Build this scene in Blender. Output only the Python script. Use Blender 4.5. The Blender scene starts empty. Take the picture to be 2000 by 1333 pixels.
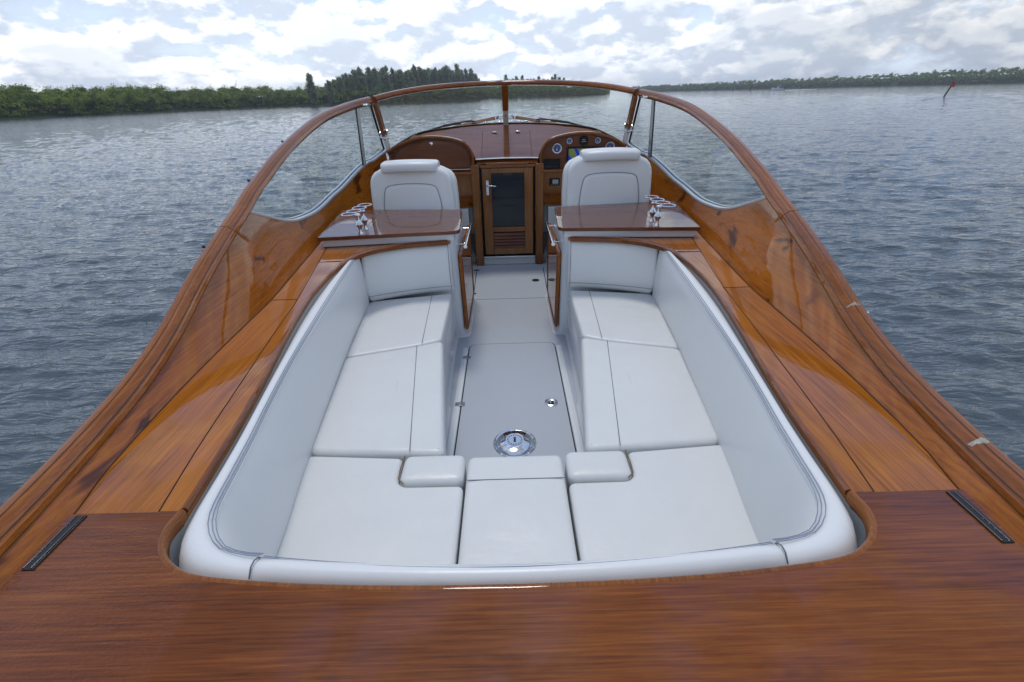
import bpy, bmesh, math, random
import numpy as np
from mathutils import Vector, Matrix
random.seed(7); rng = np.random.default_rng(7)
S = bpy.context.scene
C = S.collection
R = math.radians
# ------------------------------------------------------------------ camera, sky, sun, exposure
cd = bpy.data.cameras.new('camera'); cam = bpy.data.objects.new('camera', cd); C.objects.link(cam)
cd.sensor_width = 36; cd.lens = 16.0; cd.clip_start = .05; cd.clip_end = 20000
cam.location = (0, 0, 1.6)
cam.rotation_mode = 'QUATERNION'
_q = Matrix.Rotation(R(90 - 28.5), 4, 'X') @ Matrix.Rotation(-R(1.6), 4, 'Z')
cam.rotation_quaternion = _q.to_quaternion()
S.camera = cam
S.view_settings.view_transform = 'Standard'; S.view_settings.look = 'None'
S.view_settings.exposure = 0.14; S.view_settings.gamma = 1; S.view_settings.use_curve_mapping = False
SUN_EL, SUN_AZ = R(74), R(-10)          # azimuth from +Y (bow) towards +X
W = bpy.data.worlds.new('World'); S.world = W; W.use_nodes = True
nt = W.node_tree; N = nt.nodes; K = nt.links; N.clear()
def nd(t, **k):
    n = N.new(t)
    for a, b in k.items(): setattr(n, a, b)
    return n
def mth(op, a, b=None, clamp=False):
    n = nd('ShaderNodeMath', operation=op, use_clamp=clamp)
    for i, v in enumerate((a, b)):
        if v is None: continue
        if isinstance(v, (int, float)): n.inputs[i].default_value = v
        else: K.new(v, n.inputs[i])
    return n.outputs[0]
def mix(f, a, b):
    n = nd('ShaderNodeMix', data_type='RGBA')
    for i, v in ((0, f), (6, a), (7, b)):
        if isinstance(v, (int, float)): n.inputs[i].default_value = v
        elif isinstance(v, tuple): n.inputs[i].default_value = (*v, 1)
        else: K.new(v, n.inputs[i])
    return n.outputs[2]
def ramp(x, pts):
    n = nd('ShaderNodeMapRange', interpolation_type='SMOOTHSTEP'); K.new(x, n.inputs[0])
    for i, v in enumerate(pts): n.inputs[i + 1].default_value = v
    return n.outputs[0]
sky = nd('ShaderNodeTexSky', sky_type='NISHITA', sun_disc=False, sun_elevation=SUN_EL, sun_rotation=SUN_AZ,
         air_density=1.0, dust_density=1.2, ozone_density=1.5)
tc = nd('ShaderNodeTexCoord'); sep = nd('ShaderNodeSeparateXYZ'); K.new(tc.outputs['Generated'], sep.inputs[0])
zc = mth('MAXIMUM', sep.outputs[2], 0.0)
den = mth('ADD', zc, 0.30)
px, py = mth('DIVIDE', sep.outputs[0], den), mth('DIVIDE', sep.outputs[1], den)
cmb = nd('ShaderNodeCombineXYZ'); K.new(px, cmb.inputs[0]); K.new(py, cmb.inputs[1]); K.new(mth('MULTIPLY', zc, 3.0), cmb.inputs[2])
puf = nd('ShaderNodeMapping'); puf.inputs['Scale'].default_value = (1, 1, 2.1); K.new(tc.outputs['Generated'], puf.inputs[0])
def noise(vec, scale, detail, rough, off=(0, 0, 0), dist=0.0):
    m = nd('ShaderNodeMapping'); m.inputs[1].default_value = off; K.new(vec, m.inputs[0])
    n = nd('ShaderNodeTexNoise'); n.inputs['Scale'].default_value = scale; n.inputs['Detail'].default_value = detail
    n.inputs['Roughness'].default_value = rough; n.inputs['Distortion'].default_value = dist; K.new(m.outputs[0], n.inputs[0])
    return n.outputs[0]
CO = (2.3, 5.1, 0.7)
big = noise(puf.outputs[0], 2.6, 2, .5, CO)
det = noise(puf.outputs[0], 7.5, 10, .55, CO, .1)
up_ = noise(puf.outputs[0], 7.5, 10, .55, (CO[0], CO[1], CO[2] + .035), .1)     # same field a step higher up
cov = mth('ADD', mth('MULTIPLY', big, .45), mth('MULTIPLY', det, .62))
mask = ramp(cov, (.46, .56, 0, 1))
dif = mth('SUBTRACT', det, up_)
lit = ramp(dif, (-.06, .07, 0, 1))
thick = ramp(cov, (.50, .64, 1, .30))
# glow round the veiled sun
sd = Vector((math.sin(SUN_AZ) * math.cos(SUN_EL), math.cos(SUN_AZ) * math.cos(SUN_EL), math.sin(SUN_EL)))
gd = Vector((-.20, 1, .22)).normalized()      # thin bright part of the cloud deck
dp = nd('ShaderNodeVectorMath', operation='DOT_PRODUCT'); K.new(tc.outputs['Generated'], dp.inputs[0]); dp.inputs[1].default_value = gd
glow = ramp(dp.outputs['Value'], (.62, 1.0, 0, 1))
shade = mix(mth('MULTIPLY', lit, thick, True), (3.9, 4.4, 5.2), (9.5, 9.4, 9.1))
cl = nd('ShaderNodeVectorMath', operation='SCALE'); K.new(shade, cl.inputs[0])
K.new(mth('MULTIPLY', mth('ADD', mth('MULTIPLY', glow, .40), .76), ramp(zc, (.22, .60, 1, .58))), cl.inputs['Scale'])
hz = ramp(zc, (0.0, .30, .85, 0))
skyb = mix(.6, sky.outputs[0], (1.9, 3.5, 7.0))
base = mix(hz, skyb, (5.9, 6.6, 7.5))
fin = mix(mth('MULTIPLY', mask, .93), base, cl.outputs[0])
bg = nd('ShaderNodeBackground'); bg.inputs[1].default_value = 0.148; K.new(fin, bg.inputs[0])
wo = nd('ShaderNodeOutputWorld'); K.new(bg.outputs[0], wo.inputs[0])
sl = bpy.data.lights.new('sun', 'SUN'); sl.energy = 1.15; sl.angle = R(12); sl.color = (1, .95, .87)
so = bpy.data.objects.new('sun', sl); C.objects.link(so); so.rotation_euler = (-sd).to_track_quat('-Z', 'Y').to_euler()
if hasattr(S, 'cycles'):
    S.cycles.max_bounces = 8; S.cycles.transparent_max_bounces = 12

# ------------------------------------------------------------------ materials
def mat(name):
    m = bpy.data.materials.new(name); m.use_nodes = True
    return m, m.node_tree.nodes, m.node_tree.links, m.node_tree.nodes['Principled BSDF']
def lnk(L, a, b): L.new(a, b)
def plain(name, col, rough=.5, metal=0., coat=0., spec=.5, bump=None, var=0.):
    m, n, L, b = mat(name)
    b.inputs['Base Color'].default_value = (*col, 1); b.inputs['Roughness'].default_value = rough
    b.inputs['Metallic'].default_value = metal; b.inputs['Coat Weight'].default_value = coat; b.inputs['Coat Roughness'].default_value = .04
    b.inputs['Specular IOR Level'].default_value = spec
    t = n.new('ShaderNodeTexCoord')
    if bump:
        last = None
        for sc, st, di in bump:
            z = n.new('ShaderNodeTexNoise'); z.inputs['Scale'].default_value = sc; z.inputs['Detail'].default_value = 4
            L.new(t.outputs['Object'], z.inputs[0])
            bp = n.new('ShaderNodeBump'); bp.inputs['Strength'].default_value = st; bp.inputs['Distance'].default_value = di
            L.new(z.outputs[0], bp.inputs['Height'])
            if last: L.new(last.outputs[0], bp.inputs['Normal'])
            last = bp
        L.new(last.outputs[0], b.inputs['Normal'])
    if var:
        z = n.new('ShaderNodeTexNoise'); z.inputs['Scale'].default_value = 5; z.inputs['Detail'].default_value = 5; L.new(t.outputs['Object'], z.inputs[0])
        x = n.new('ShaderNodeMix'); x.data_type = 'RGBA'
        x.inputs[6].default_value = (*[c * (1 - var) for c in col], 1); x.inputs[7].default_value = (*[min(1, c * (1 + var * .6)) for c in col], 1)
        L.new(z.outputs[0], x.inputs[0]); L.new(x.outputs[2], b.inputs['Base Color'])
    return m
def wood(name, dark, mid, light, axis='Y', coat=1., rot=0., knots=0., ripple=False, rough=.35, scale=1., orange=.03):
    m, n, L, b = mat(name)
    t = n.new('ShaderNodeTexCoord'); oi = n.new('ShaderNodeObjectInfo')
    off = n.new('ShaderNodeVectorMath'); off.operation = 'SCALE'; off.inputs[0].default_value = (7.3, 5.1, 3.7); L.new(oi.outputs['Random'], off.inputs['Scale'])
    ad = n.new('ShaderNodeVectorMath'); ad.operation = 'ADD'; L.new(t.outputs['Object'], ad.inputs[0]); L.new(off.outputs[0], ad.inputs[1])
    mp = n.new('ShaderNodeMapping'); L.new(ad.outputs[0], mp.inputs[0]); mp.inputs['Rotation'].default_value = (0, 0, R(rot))
    def nz(vec, sc, d, r, dist=0.):
        z = n.new('ShaderNodeTexNoise'); z.inputs['Scale'].default_value = sc; z.inputs['Detail'].default_value = d
        z.inputs['Roughness'].default_value = r; z.inputs['Distortion'].default_value = dist; L.new(vec, z.inputs[0]); return z.outputs[0]
    def mapped(along, across):
        q = n.new('ShaderNodeMapping'); L.new(mp.outputs[0], q.inputs[0])
        q.inputs['Scale'].default_value = {'Y': (across, along, across), 'X': (along, across, across), 'Z': (across, across, along)}[axis]
        return q.outputs[0]
    g1 = nz(mapped(.55 * scale, 7 * scale), 1.4, 5, .6, .9)       # broad figure
    g2 = nz(mapped(1.6 * scale, 60 * scale), 1.6, 4, .65, .25)     # fine grain
    g3 = nz(mapped(.5, 1.2), 1.3, 3, .5)                           # tone drift
    g4 = nz(mapped(9, 330), 1.0, 2, .5)                           # pores
    def m2(op, a, b_):
        q = n.new('ShaderNodeMath'); q.operation = op
        for i, v in enumerate((a, b_)):
            if isinstance(v, (int, float)): q.inputs[i].default_value = v
            else: L.new(v, q.inputs[i])
        return q.outputs[0]
    s = m2('ADD', m2('ADD', m2('MULTIPLY', g1, .30), m2('MULTIPLY', g2, .50)), m2('MULTIPLY', g3, .34))
    s = m2('ADD', s, m2('MULTIPLY', m2('SUBTRACT', g4, .5), .16))
    cr = n.new('ShaderNodeValToRGB'); e = cr.color_ramp.elements
    e[0].position = .44; e[0].color = (*dark, 1); e[1].position = .72; e[1].color = (*light, 1)
    q = e.new(.58); q.color = (*mid, 1); L.new(s, cr.inputs[0])
    col = cr.outputs[0]
    if knots:
        k1 = nz(mapped(2.2, 5.0), 1.15, 3, .55, 1.0); r_ = n.new('ShaderNodeMapRange'); r_.interpolation_type = 'SMOOTHSTEP'
        L.new(k1, r_.inputs[0]); r_.inputs[1].default_value = .605; r_.inputs[2].default_value = .70
        x = n.new('ShaderNodeMix'); x.data_type = 'RGBA'; L.new(m2('MULTIPLY', r_.outputs[0], knots), x.inputs[0])
        L.new(col, x.inputs[6]); x.inputs[7].default_value = (dark[0] * .28, dark[1] * .25, dark[2] * .3, 1); col = x.outputs[2]
    L.new(col, b.inputs['Base Color'])
    b.inputs['Roughness'].default_value = rough; b.inputs['Coat Weight'].default_value = coat
    b.inputs['Coat Roughness'].default_value = .025; b.inputs['Coat IOR'].default_value = 1.42
    b.inputs['Specular IOR Level'].default_value = .05
    bp = n.new('ShaderNodeBump'); bp.inputs['Strength'].default_value = orange; bp.inputs['Distance'].default_value = .01
    zz = n.new('ShaderNodeTexNoise'); zz.inputs['Scale'].default_value = 16; zz.inputs['Detail'].default_value = 3; L.new(t.outputs['Object'], zz.inputs[0])
    L.new(zz.outputs[0], bp.inputs['Height']); last = bp
    if ripple:      # patches where the varnish has lifted into small ripples
        sx = n.new('ShaderNodeSeparateXYZ'); L.new(t.outputs['Object'], sx.inputs[0])
        def band(o, a, c, w=.012):
            r1 = n.new('ShaderNodeMapRange'); r1.interpolation_type = 'SMOOTHSTEP'; L.new(o, r1.inputs[0]); r1.inputs[1].default_value = a - w; r1.inputs[2].default_value = a + w
            r2 = n.new('ShaderNodeMapRange'); r2.interpolation_type = 'SMOOTHSTEP'; L.new(o, r2.inputs[0]); r2.inputs[1].default_value = c - w; r2.inputs[2].default_value = c + w
            r2.inputs[3].default_value = 1; r2.inputs[4].default_value = 0
            return m2('MULTIPLY', r1.outputs[0], r2.outputs[0])
        wob = m2('ADD', sx.outputs[0], m2('MULTIPLY', m2('SUBTRACT', g3, .5), .1))
        pa = m2('MULTIPLY', band(wob, -.98, -.585), band(sx.outputs[1], -1.5, .68))
        pb = m2('MULTIPLY', band(wob, .085, .135, .02), band(sx.outputs[1], -1.5, .485))
        pm = m2('MAXIMUM', pa, m2('MULTIPLY', pb, .22))
        m3 = n.new('ShaderNodeMapping'); m3.inputs['Scale'].default_value = (70, 130, 1); m3.inputs['Rotation'].default_value = (0, 0, R(25)); L.new(t.outputs['Object'], m3.inputs[0])
        z3 = n.new('ShaderNodeTexNoise'); z3.inputs['Scale'].default_value = 1; z3.inputs['Detail'].default_value = 2; z3.inputs['Distortion'].default_value = 1.2; L.new(m3.outputs[0], z3.inputs[0])
        b3 = n.new('ShaderNodeBump'); b3.inputs['Distance'].default_value = .0042; L.new(m2('MULTIPLY', pm, .34), b3.inputs['Strength']); L.new(z3.outputs[0], b3.inputs['Height'])
        L.new(last.outputs[0], b3.inputs['Normal']); last = b3
        rr = m2('ADD', m2('MULTIPLY', pm, .06), .03); L.new(rr, b.inputs['Coat Roughness'])
    L.new(last.outputs[0], b.inputs['Coat Normal'])
    return m
M = {}
M['panel'] = wood('varnished_panel_wood', (.19, .050, .004), (.34, .098, .007), (.45, .142, .010), 'Y', knots=.9, scale=1.3)
M['plank'] = wood('varnished_plank_wood', (.22, .064, .006), (.38, .120, .010), (.48, .165, .014), 'Y', knots=.15, scale=1.7)
M['deck'] = wood('aft_deck_wood', (.085, .020, .004), (.17, .043, .007), (.26, .078, .011), 'X', knots=.35, ripple=True, scale=1.9)
M['rail'] = wood('rail_wood', (.17, .050, .009), (.25, .076, .012), (.34, .115, .02), 'Y', scale=2.2)
M['railx'] = wood('rail_wood_across', (.10, .026, .007), (.20, .058, .012), (.31, .105, .022), 'X', scale=1.4)
M['cabin'] = wood('cabin_top_wood', (.12, .035, .010), (.20, .063, .015), (.27, .088, .022), 'X', scale=1.5)
M['door'] = wood('door_wood', (.13, .048, .012), (.22, .085, .022), (.30, .125, .036), 'Z', scale=1.6)
M['dash'] = wood('dash_wood', (.075, .022, .009), (.135, .040, .014), (.19, .060, .02), 'X', scale=1.6)
M['trim'] = wood('trim_wood', (.12, .034, .008), (.20, .060, .013), (.28, .094, .02), 'Y', scale=2)
M['bead'] = wood('orange_bead_wood', (.14, .04, .008), (.24, .075, .012), (.34, .12, .02), 'Y', scale=2)
M['vinyl'] = plain('white_vinyl', (.69, .70, .685), .34, spec=.45, bump=[(3.2, .45, .04), (16, .16, .008), (260, .12, .0015)], var=.06)
M['vinyl_back'] = plain('white_vinyl_back', (.745, .755, .745), .33, spec=.5, bump=[(9, .10, .02), (260, .10, .0015)])
M['seam'] = plain('dark_seam', (.16, .17, .18), .8)
M['soft_seam'] = plain('soft_grey_seam', (.30, .32, .34), .7)
M['stitch'] = plain('blue_grey_stitching', (.26, .30, .38), .8)
M['foam'] = plain('tan_torn_edge', (.16, .11, .05), .9)
M['gel'] = plain('white_gelcoat', (.68, .71, .73), .28, coat=.3, bump=[(8, .05, .02)], var=.03)
M['nonskid'] = plain('grey_nonskid_gelcoat', (.44, .48, .53), .5, bump=[(350, .35, .001), (9, .05, .02)], var=.04)
M['chrome'] = plain('polished_steel', (.72, .74, .77), .07, 1.)
M['steel'] = plain('brushed_steel', (.60, .62, .64), .22, 1.)
M['satin'] = plain('satin_grey_bracket', (.68, .67, .64), .35, 0.)
M['darkchrome'] = plain('dark_chrome', (.22, .23, .25), .1, 1.)
M['black'] = plain('black_rubber', (.012, .012, .013), .4)
M['blackgl'] = plain('black_plastic', (.006, .007, .008), .3, spec=.25)
M['darkglass'] = plain('smoked_glass', (.010, .014, .020), .03)
M['seam_wood'] = plain('dark_wood_line', (.035, .014, .006), .5)
M['alu'] = plain('pale_satin_aluminium', (.68, .70, .72), .25, .6)
M['dark'] = plain('dark_void', (.015, .012, .01), .9)
M['patch'] = plain('peeled_varnish', (.33, .31, .26), .45, bump=[(90, .5, .003)])
M['map'] = plain('chart_screen_green', (.25, .32, .08), .2)
M['mapblue'] = plain('chart_screen_blue', (.01, .06, .65), .2)
M['lcd'] = plain('grey_display', (.30, .36, .34), .2)
M['gauge'] = plain('blue_gauge_face', (.03, .09, .24), .2)
M['gaugewhite'] = plain('white_gauge_ring', (.75, .8, .85), .3)
M['orange'] = plain('orange_needle', (.7, .13, .03), .4)
M['locker'] = plain('grey_white_locker', (.50, .53, .53), .5)
M['red'] = plain('red_dayboard', (.50, .03, .04), .5)
M['pile'] = plain('dark_weathered_pile', (.035, .03, .028), .8, bump=[(8, .6, .05)])
M['bark'] = plain('grey_bark', (.07, .06, .05), .9, bump=[(6, .5, .05)])
M['mud'] = plain('dark_shore_mud', (.03, .028, .02), .9, bump=[(2, .5, .2)])
M['land'] = plain('land_green', (.035, .05, .015), 1., spec=0., bump=[(.4, .6, .5)])
def glass_mat(name, tint, f0=.04):
    m = bpy.data.materials.new(name); m.use_nodes = True; n = m.node_tree.nodes; L = m.node_tree.links; n.clear()
    o = n.new('ShaderNodeOutputMaterial'); t = n.new('ShaderNodeBsdfTransparent'); g = n.new('ShaderNodeBsdfGlossy'); x = n.new('ShaderNodeMixShader')
    t.inputs[0].default_value = (*tint, 1); g.inputs['Roughness'].default_value = .01
    w = n.new('ShaderNodeLayerWeight'); w.inputs[0].default_value = .5; p = n.new('ShaderNodeMath'); p.operation = 'POWER'; L.new(w.outputs['Facing'], p.inputs[0]); p.inputs[1].default_value = 5
    f = n.new('ShaderNodeMath'); f.operation = 'MULTIPLY_ADD'; L.new(p.outputs[0], f.inputs[0]); f.inputs[1].default_value = .95; f.inputs[2].default_value = .03; L.new(f.outputs[0], x.inputs[0]); L.new(t.outputs[0], x.inputs[1]); L.new(g.outputs[0], x.inputs[2]); L.new(x.outputs[0], o.inputs[0])
    return m
M['glass'] = glass_mat('clear_safety_glass', (.965, .99, .975))
def leaf(name, cols, trans=.35):
    m = bpy.data.materials.new(name); m.use_nodes = True; n = m.node_tree.nodes; L = m.node_tree.links; n.clear()
    o = n.new('ShaderNodeOutputMaterial'); d = n.new('ShaderNodeBsdfDiffuse'); t = n.new('ShaderNodeBsdfTranslucent'); x = n.new('ShaderNodeMixShader'); x.inputs[0].default_value = trans
    tc_ = n.new('ShaderNodeTexCoord'); z = n.new('ShaderNodeTexNoise'); z.inputs['Scale'].default_value = .45; z.inputs['Detail'].default_value = 5; z.inputs['Roughness'].default_value = .75
    L.new(tc_.outputs['Object'], z.inputs[0]); c = n.new('ShaderNodeValToRGB'); e = c.color_ramp.elements
    e[0].position = .42; e[0].color = (*cols[0], 1); e[1].position = .62; e[1].color = (*cols[2], 1); q = e.new(.5); q.color = (*cols[1], 1)
    L.new(z.outputs[0], c.inputs[0]); L.new(c.outputs[0], d.inputs[0]); L.new(c.outputs[0], t.inputs[0])
    L.new(d.outputs[0], x.inputs[1]); L.new(t.outputs[0], x.inputs[2]); L.new(x.outputs[0], o.inputs[0]); return m
M['mangrove'] = leaf('mangrove_leaves', ((.06, .10, .018), (.19, .26, .045), (.38, .44, .09)), .5)
M['mangrove_far'] = leaf('far_mangrove_leaves', ((.08, .13, .035), (.17, .25, .05), (.28, .36, .08)), .5)
M['casuarina'] = leaf('hazed_casuarina_needles', ((.15, .19, .12), (.23, .28, .16), (.33, .38, .20)), .55)  # needle colours lightened to carry distance haze

# ------------------------------------------------------------------ mesh helpers
WL = {}
def link(o, parent):
    C.objects.link(o)
    if parent is not None:
        o.parent = parent
        o.matrix_parent_inverse = Matrix.Translation(-WL.get(parent.name, Vector((0, 0, 0))))
    return o
def empty(name, loc, label, cat, group=None):
    o = bpy.data.objects.new(name, None); o.empty_display_size = .2; C.objects.link(o); o.location = loc
    WL[o.name] = Vector(loc); o['label'] = label; o['category'] = cat
    if group: o['group'] = group
    return o
def tag(o, label=None, cat=None, group=None, kind=None):
    for k, v in (('label', label), ('category', cat), ('group', group), ('kind', kind)):
        if v: o[k] = v
    return o
def mk(name, V, Fc, m, parent=None, smooth=True, bevel=0., seg=2, angle=40, mats=None):
    me = bpy.data.meshes.new(name); me.from_pydata([tuple(map(float, v)) for v in V], [], [tuple(f) for f in Fc]); me.update()
    bm = bmesh.new(); bm.from_mesh(me); bmesh.ops.recalc_face_normals(bm, faces=bm.faces); bm.to_mesh(me); bm.free()
    me.materials.append(M[m])
    if smooth:
        for p in me.polygons: p.use_smooth = True
        me.set_sharp_from_angle(angle=R(angle))
    o = bpy.data.objects.new(name, me); link(o, parent)
    if bevel:
        b = o.modifiers.new('bevel', 'BEVEL'); b.width = bevel; b.segments = seg; b.limit_method = 'ANGLE'; b.angle_limit = R(35); b.harden_normals = False
    return o
class G:            # collects pieces of ONE part
    def __init__(s): s.V = []; s.F = []
    def add(s, V, Fc):
        n = len(s.V); s.V += [tuple(map(float, v)) for v in V]; s.F += [tuple(i + n for i in f) for f in Fc]; return s
    def box(s, a, b):
        x0, y0, z0 = a; x1, y1, z1 = b
        return s.add([(x0, y0, z0), (x1, y0, z0), (x1, y1, z0), (x0, y1, z0), (x0, y0, z1), (x1, y0, z1), (x1, y1, z1), (x0, y1, z1)],
                     [(0, 3, 2, 1), (4, 5, 6, 7), (0, 1, 5, 4), (1, 2, 6, 5), (2, 3, 7, 6), (3, 0, 4, 7)])
    def prism(s, poly, z0, z1):
        n = len(poly)
        return s.add([(*p[:2], z0) for p in poly] + [(*p[:2], z1) for p in poly],
                     [tuple(range(n))[::-1], tuple(range(n, 2 * n))] + [(i, (i + 1) % n, n + (i + 1) % n, n + i) for i in range(n)])
    def rows(s, rows, closed=False, cap=False):
        m_ = len(rows[0]); V = [p for r in rows for p in r]; Fc = []
        for i in range(len(rows) - 1):
            for j in range(m_ if closed else m_ - 1):
                k = (j + 1) % m_; Fc.append((i * m_ + j, i * m_ + k, (i + 1) * m_ + k, (i + 1) * m_ + j))
        if cap and closed: Fc += [tuple(range(m_))[::-1], tuple(range((len(rows) - 1) * m_, len(rows) * m_))]
        return s.add(V, Fc)
    def tube(s, pts, r, n=10, rb=None, closed=False):
        pts = [Vector(p) for p in pts]; rows = []; prev = None
        for i, p in enumerate(pts):
            if closed: t = pts[(i + 1) % len(pts)] - pts[i - 1]
            else: t = pts[min(i + 1, len(pts) - 1)] - pts[max(i - 1, 0)]
            t.normalize()
            if prev is None:
                a = Vector((0, 0, 1)) if abs(t.z) < .9 else Vector((1, 0, 0)); u = t.cross(a).normalized()
            else: u = (prev - t * prev.dot(t)).normalized()
            prev = u; v = t.cross(u)
            rr = r if not isinstance(r, (list, tuple)) else r[i]
            rows.append([p + u * math.cos(2 * math.pi * k / n) * rr + v * math.sin(2 * math.pi * k / n) * (rb or rr) for k in range(n)])
        if closed: rows.append(rows[0])
        return s.rows(rows, True, not closed)
    def lathe(s, c, prof, n=20, axis=(0, 0, 1)):
        ax = Vector(axis).normalized(); a = Vector((1, 0, 0)) if abs(ax.x) < .9 else Vector((0, 1, 0)); u = ax.cross(a).normalized(); v = ax.cross(u); c = Vector(c)
        return s.rows([[c + ax * h + (u * math.cos(2 * math.pi * k / n) + v * math.sin(2 * math.pi * k / n)) * max(r, 1e-4) for k in range(n)] for r, h in prof], True, True)
    def sweep(s, pts, prof, side, up=None):
        """prof: (a,b) in the frame (side vector, up vector) at each point"""
        pts = [Vector(p) for p in pts]; rows = []
        for i, p in enumerate(pts):
            t = (pts[min(i + 1, len(pts) - 1)] - pts[max(i - 1, 0)]).normalized()
            sd_ = Vector(side(i) if callable(side) else side); sd_ = (sd_ - t * sd_.dot(t)).normalized(); u_ = sd_.cross(t).normalized()
            if u_.z < 0: u_ = -u_
            rows.append([p + sd_ * a + u_ * b for a, b in prof])
        return s.rows(rows, True, True)
    def mk(s, name, m, parent=None, **k): return mk(name, s.V, s.F, m, parent, **k)
def spl(pts, n):     # Catmull-Rom through points, n samples evenly by chord
    P = np.array(pts, float); d = np.r_[0, np.cumsum(np.linalg.norm(np.diff(P, axis=0), axis=1) ** .5)]
    m_ = np.zeros_like(P)
    for i in range(len(P)):
        a, b = max(i - 1, 0), min(i + 1, len(P) - 1); m_[i] = (P[b] - P[a]) / (d[b] - d[a])
    out = []
    for t in np.linspace(0, d[-1], n * 6):
        i = min(int(np.searchsorted(d, t, side='right') - 1), len(P) - 2); h = d[i + 1] - d[i]; u = (t - d[i]) / h
        out.append((2 * u ** 3 - 3 * u ** 2 + 1) * P[i] + (u ** 3 - 2 * u ** 2 + u) * h * m_[i] + (-2 * u ** 3 + 3 * u ** 2) * P[i + 1] + (u ** 3 - u ** 2) * h * m_[i + 1])
    out = np.array(out); L_ = np.r_[0, np.cumsum(np.linalg.norm(np.diff(out, axis=0), axis=1))]
    tt = np.linspace(0, L_[-1], n)
    return np.stack([np.interp(tt, L_, out[:, k]) for k in range(P.shape[1])], 1)
def offs(poly, d):   # inward offset of a counter-clockwise polygon
    P = np.array(poly, float); n = len(P); out = []
    for i in range(n):
        e1 = P[i] - P[i - 1]; e2 = P[(i + 1) % n] - P[i]; e1 /= np.linalg.norm(e1) + 1e-9; e2 /= np.linalg.norm(e2) + 1e-9
        n1 = np.array([-e1[1], e1[0]]); n2 = np.array([-e2[1], e2[0]]); b = n1 + n2; q = b.dot(n1)
        out.append(P[i] + b * d / max(q, .5))
    return np.array(out)
def rpoly(poly, r, n=5):  # round corners; r may be a list
    P = [np.array(p[:2], float) for p in poly]; out = []
    for i, p in enumerate(P):
        rr = r[i] if isinstance(r, (list, tuple)) else r
        a, b = P[i - 1] - p, P[(i + 1) % len(P)] - p; la, lb = np.linalg.norm(a), np.linalg.norm(b); k = min(rr, la * .45, lb * .45)
        if k < 1e-4: out.append(p); continue
        A, B = p + a / la * k, p + b / lb * k
        for t in np.linspace(0, 1, n): out.append((1 - t) ** 2 * A + 2 * t * (1 - t) * p + t * t * B)
    return out
def ccw(poly):
    a = sum(poly[i - 1][0] * poly[i][1] - poly[i][0] * poly[i - 1][1] for i in range(len(poly))); return poly if a > 0 else poly[::-1]
def refine(poly, d=.05):
    out = []
    for i, p in enumerate(poly):
        q = poly[(i + 1) % len(poly)]; n = max(1, int(np.linalg.norm(np.array(q) - p) / d))
        for k in range(n): out.append(np.array(p) + (np.array(q) - p) * k / n)
    return out
def cushion(g, poly, z0, z1, r=.022, crown=.003, rc=.02):
    P = np.array(refine(ccw(rpoly(poly, max(rc, r * 1.25 + .004), 7)), .06)); rows = []
    for d, z in ((r, z0), (r * .3, z0 + r * .3), (0, z0 + r)): rows.append([(*p, z) for p in offs(P, d)])
    for a in (0, 22, 45, 68, 90): rows.append([(*p, z1 - r + r * math.sin(R(a))) for p in offs(P, r * (1 - math.cos(R(a))))])
    Q = offs(P, r); c_ = Q.mean(0); c_ = (Q.min(0) + Q.max(0)) / 2 * .5 + c_ * .5
    if r >= .012:
        for f in (.985, .93, .8, .6, .35, .12): rows.append([(*(c_ + (p - c_) * f), z1 + crown * (1 - f ** 3)) for p in Q])
    g.rows(rows, True, True); return g
mir = lambda s, pts: [(p[0] * s, *p[1:]) for p in pts]

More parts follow.
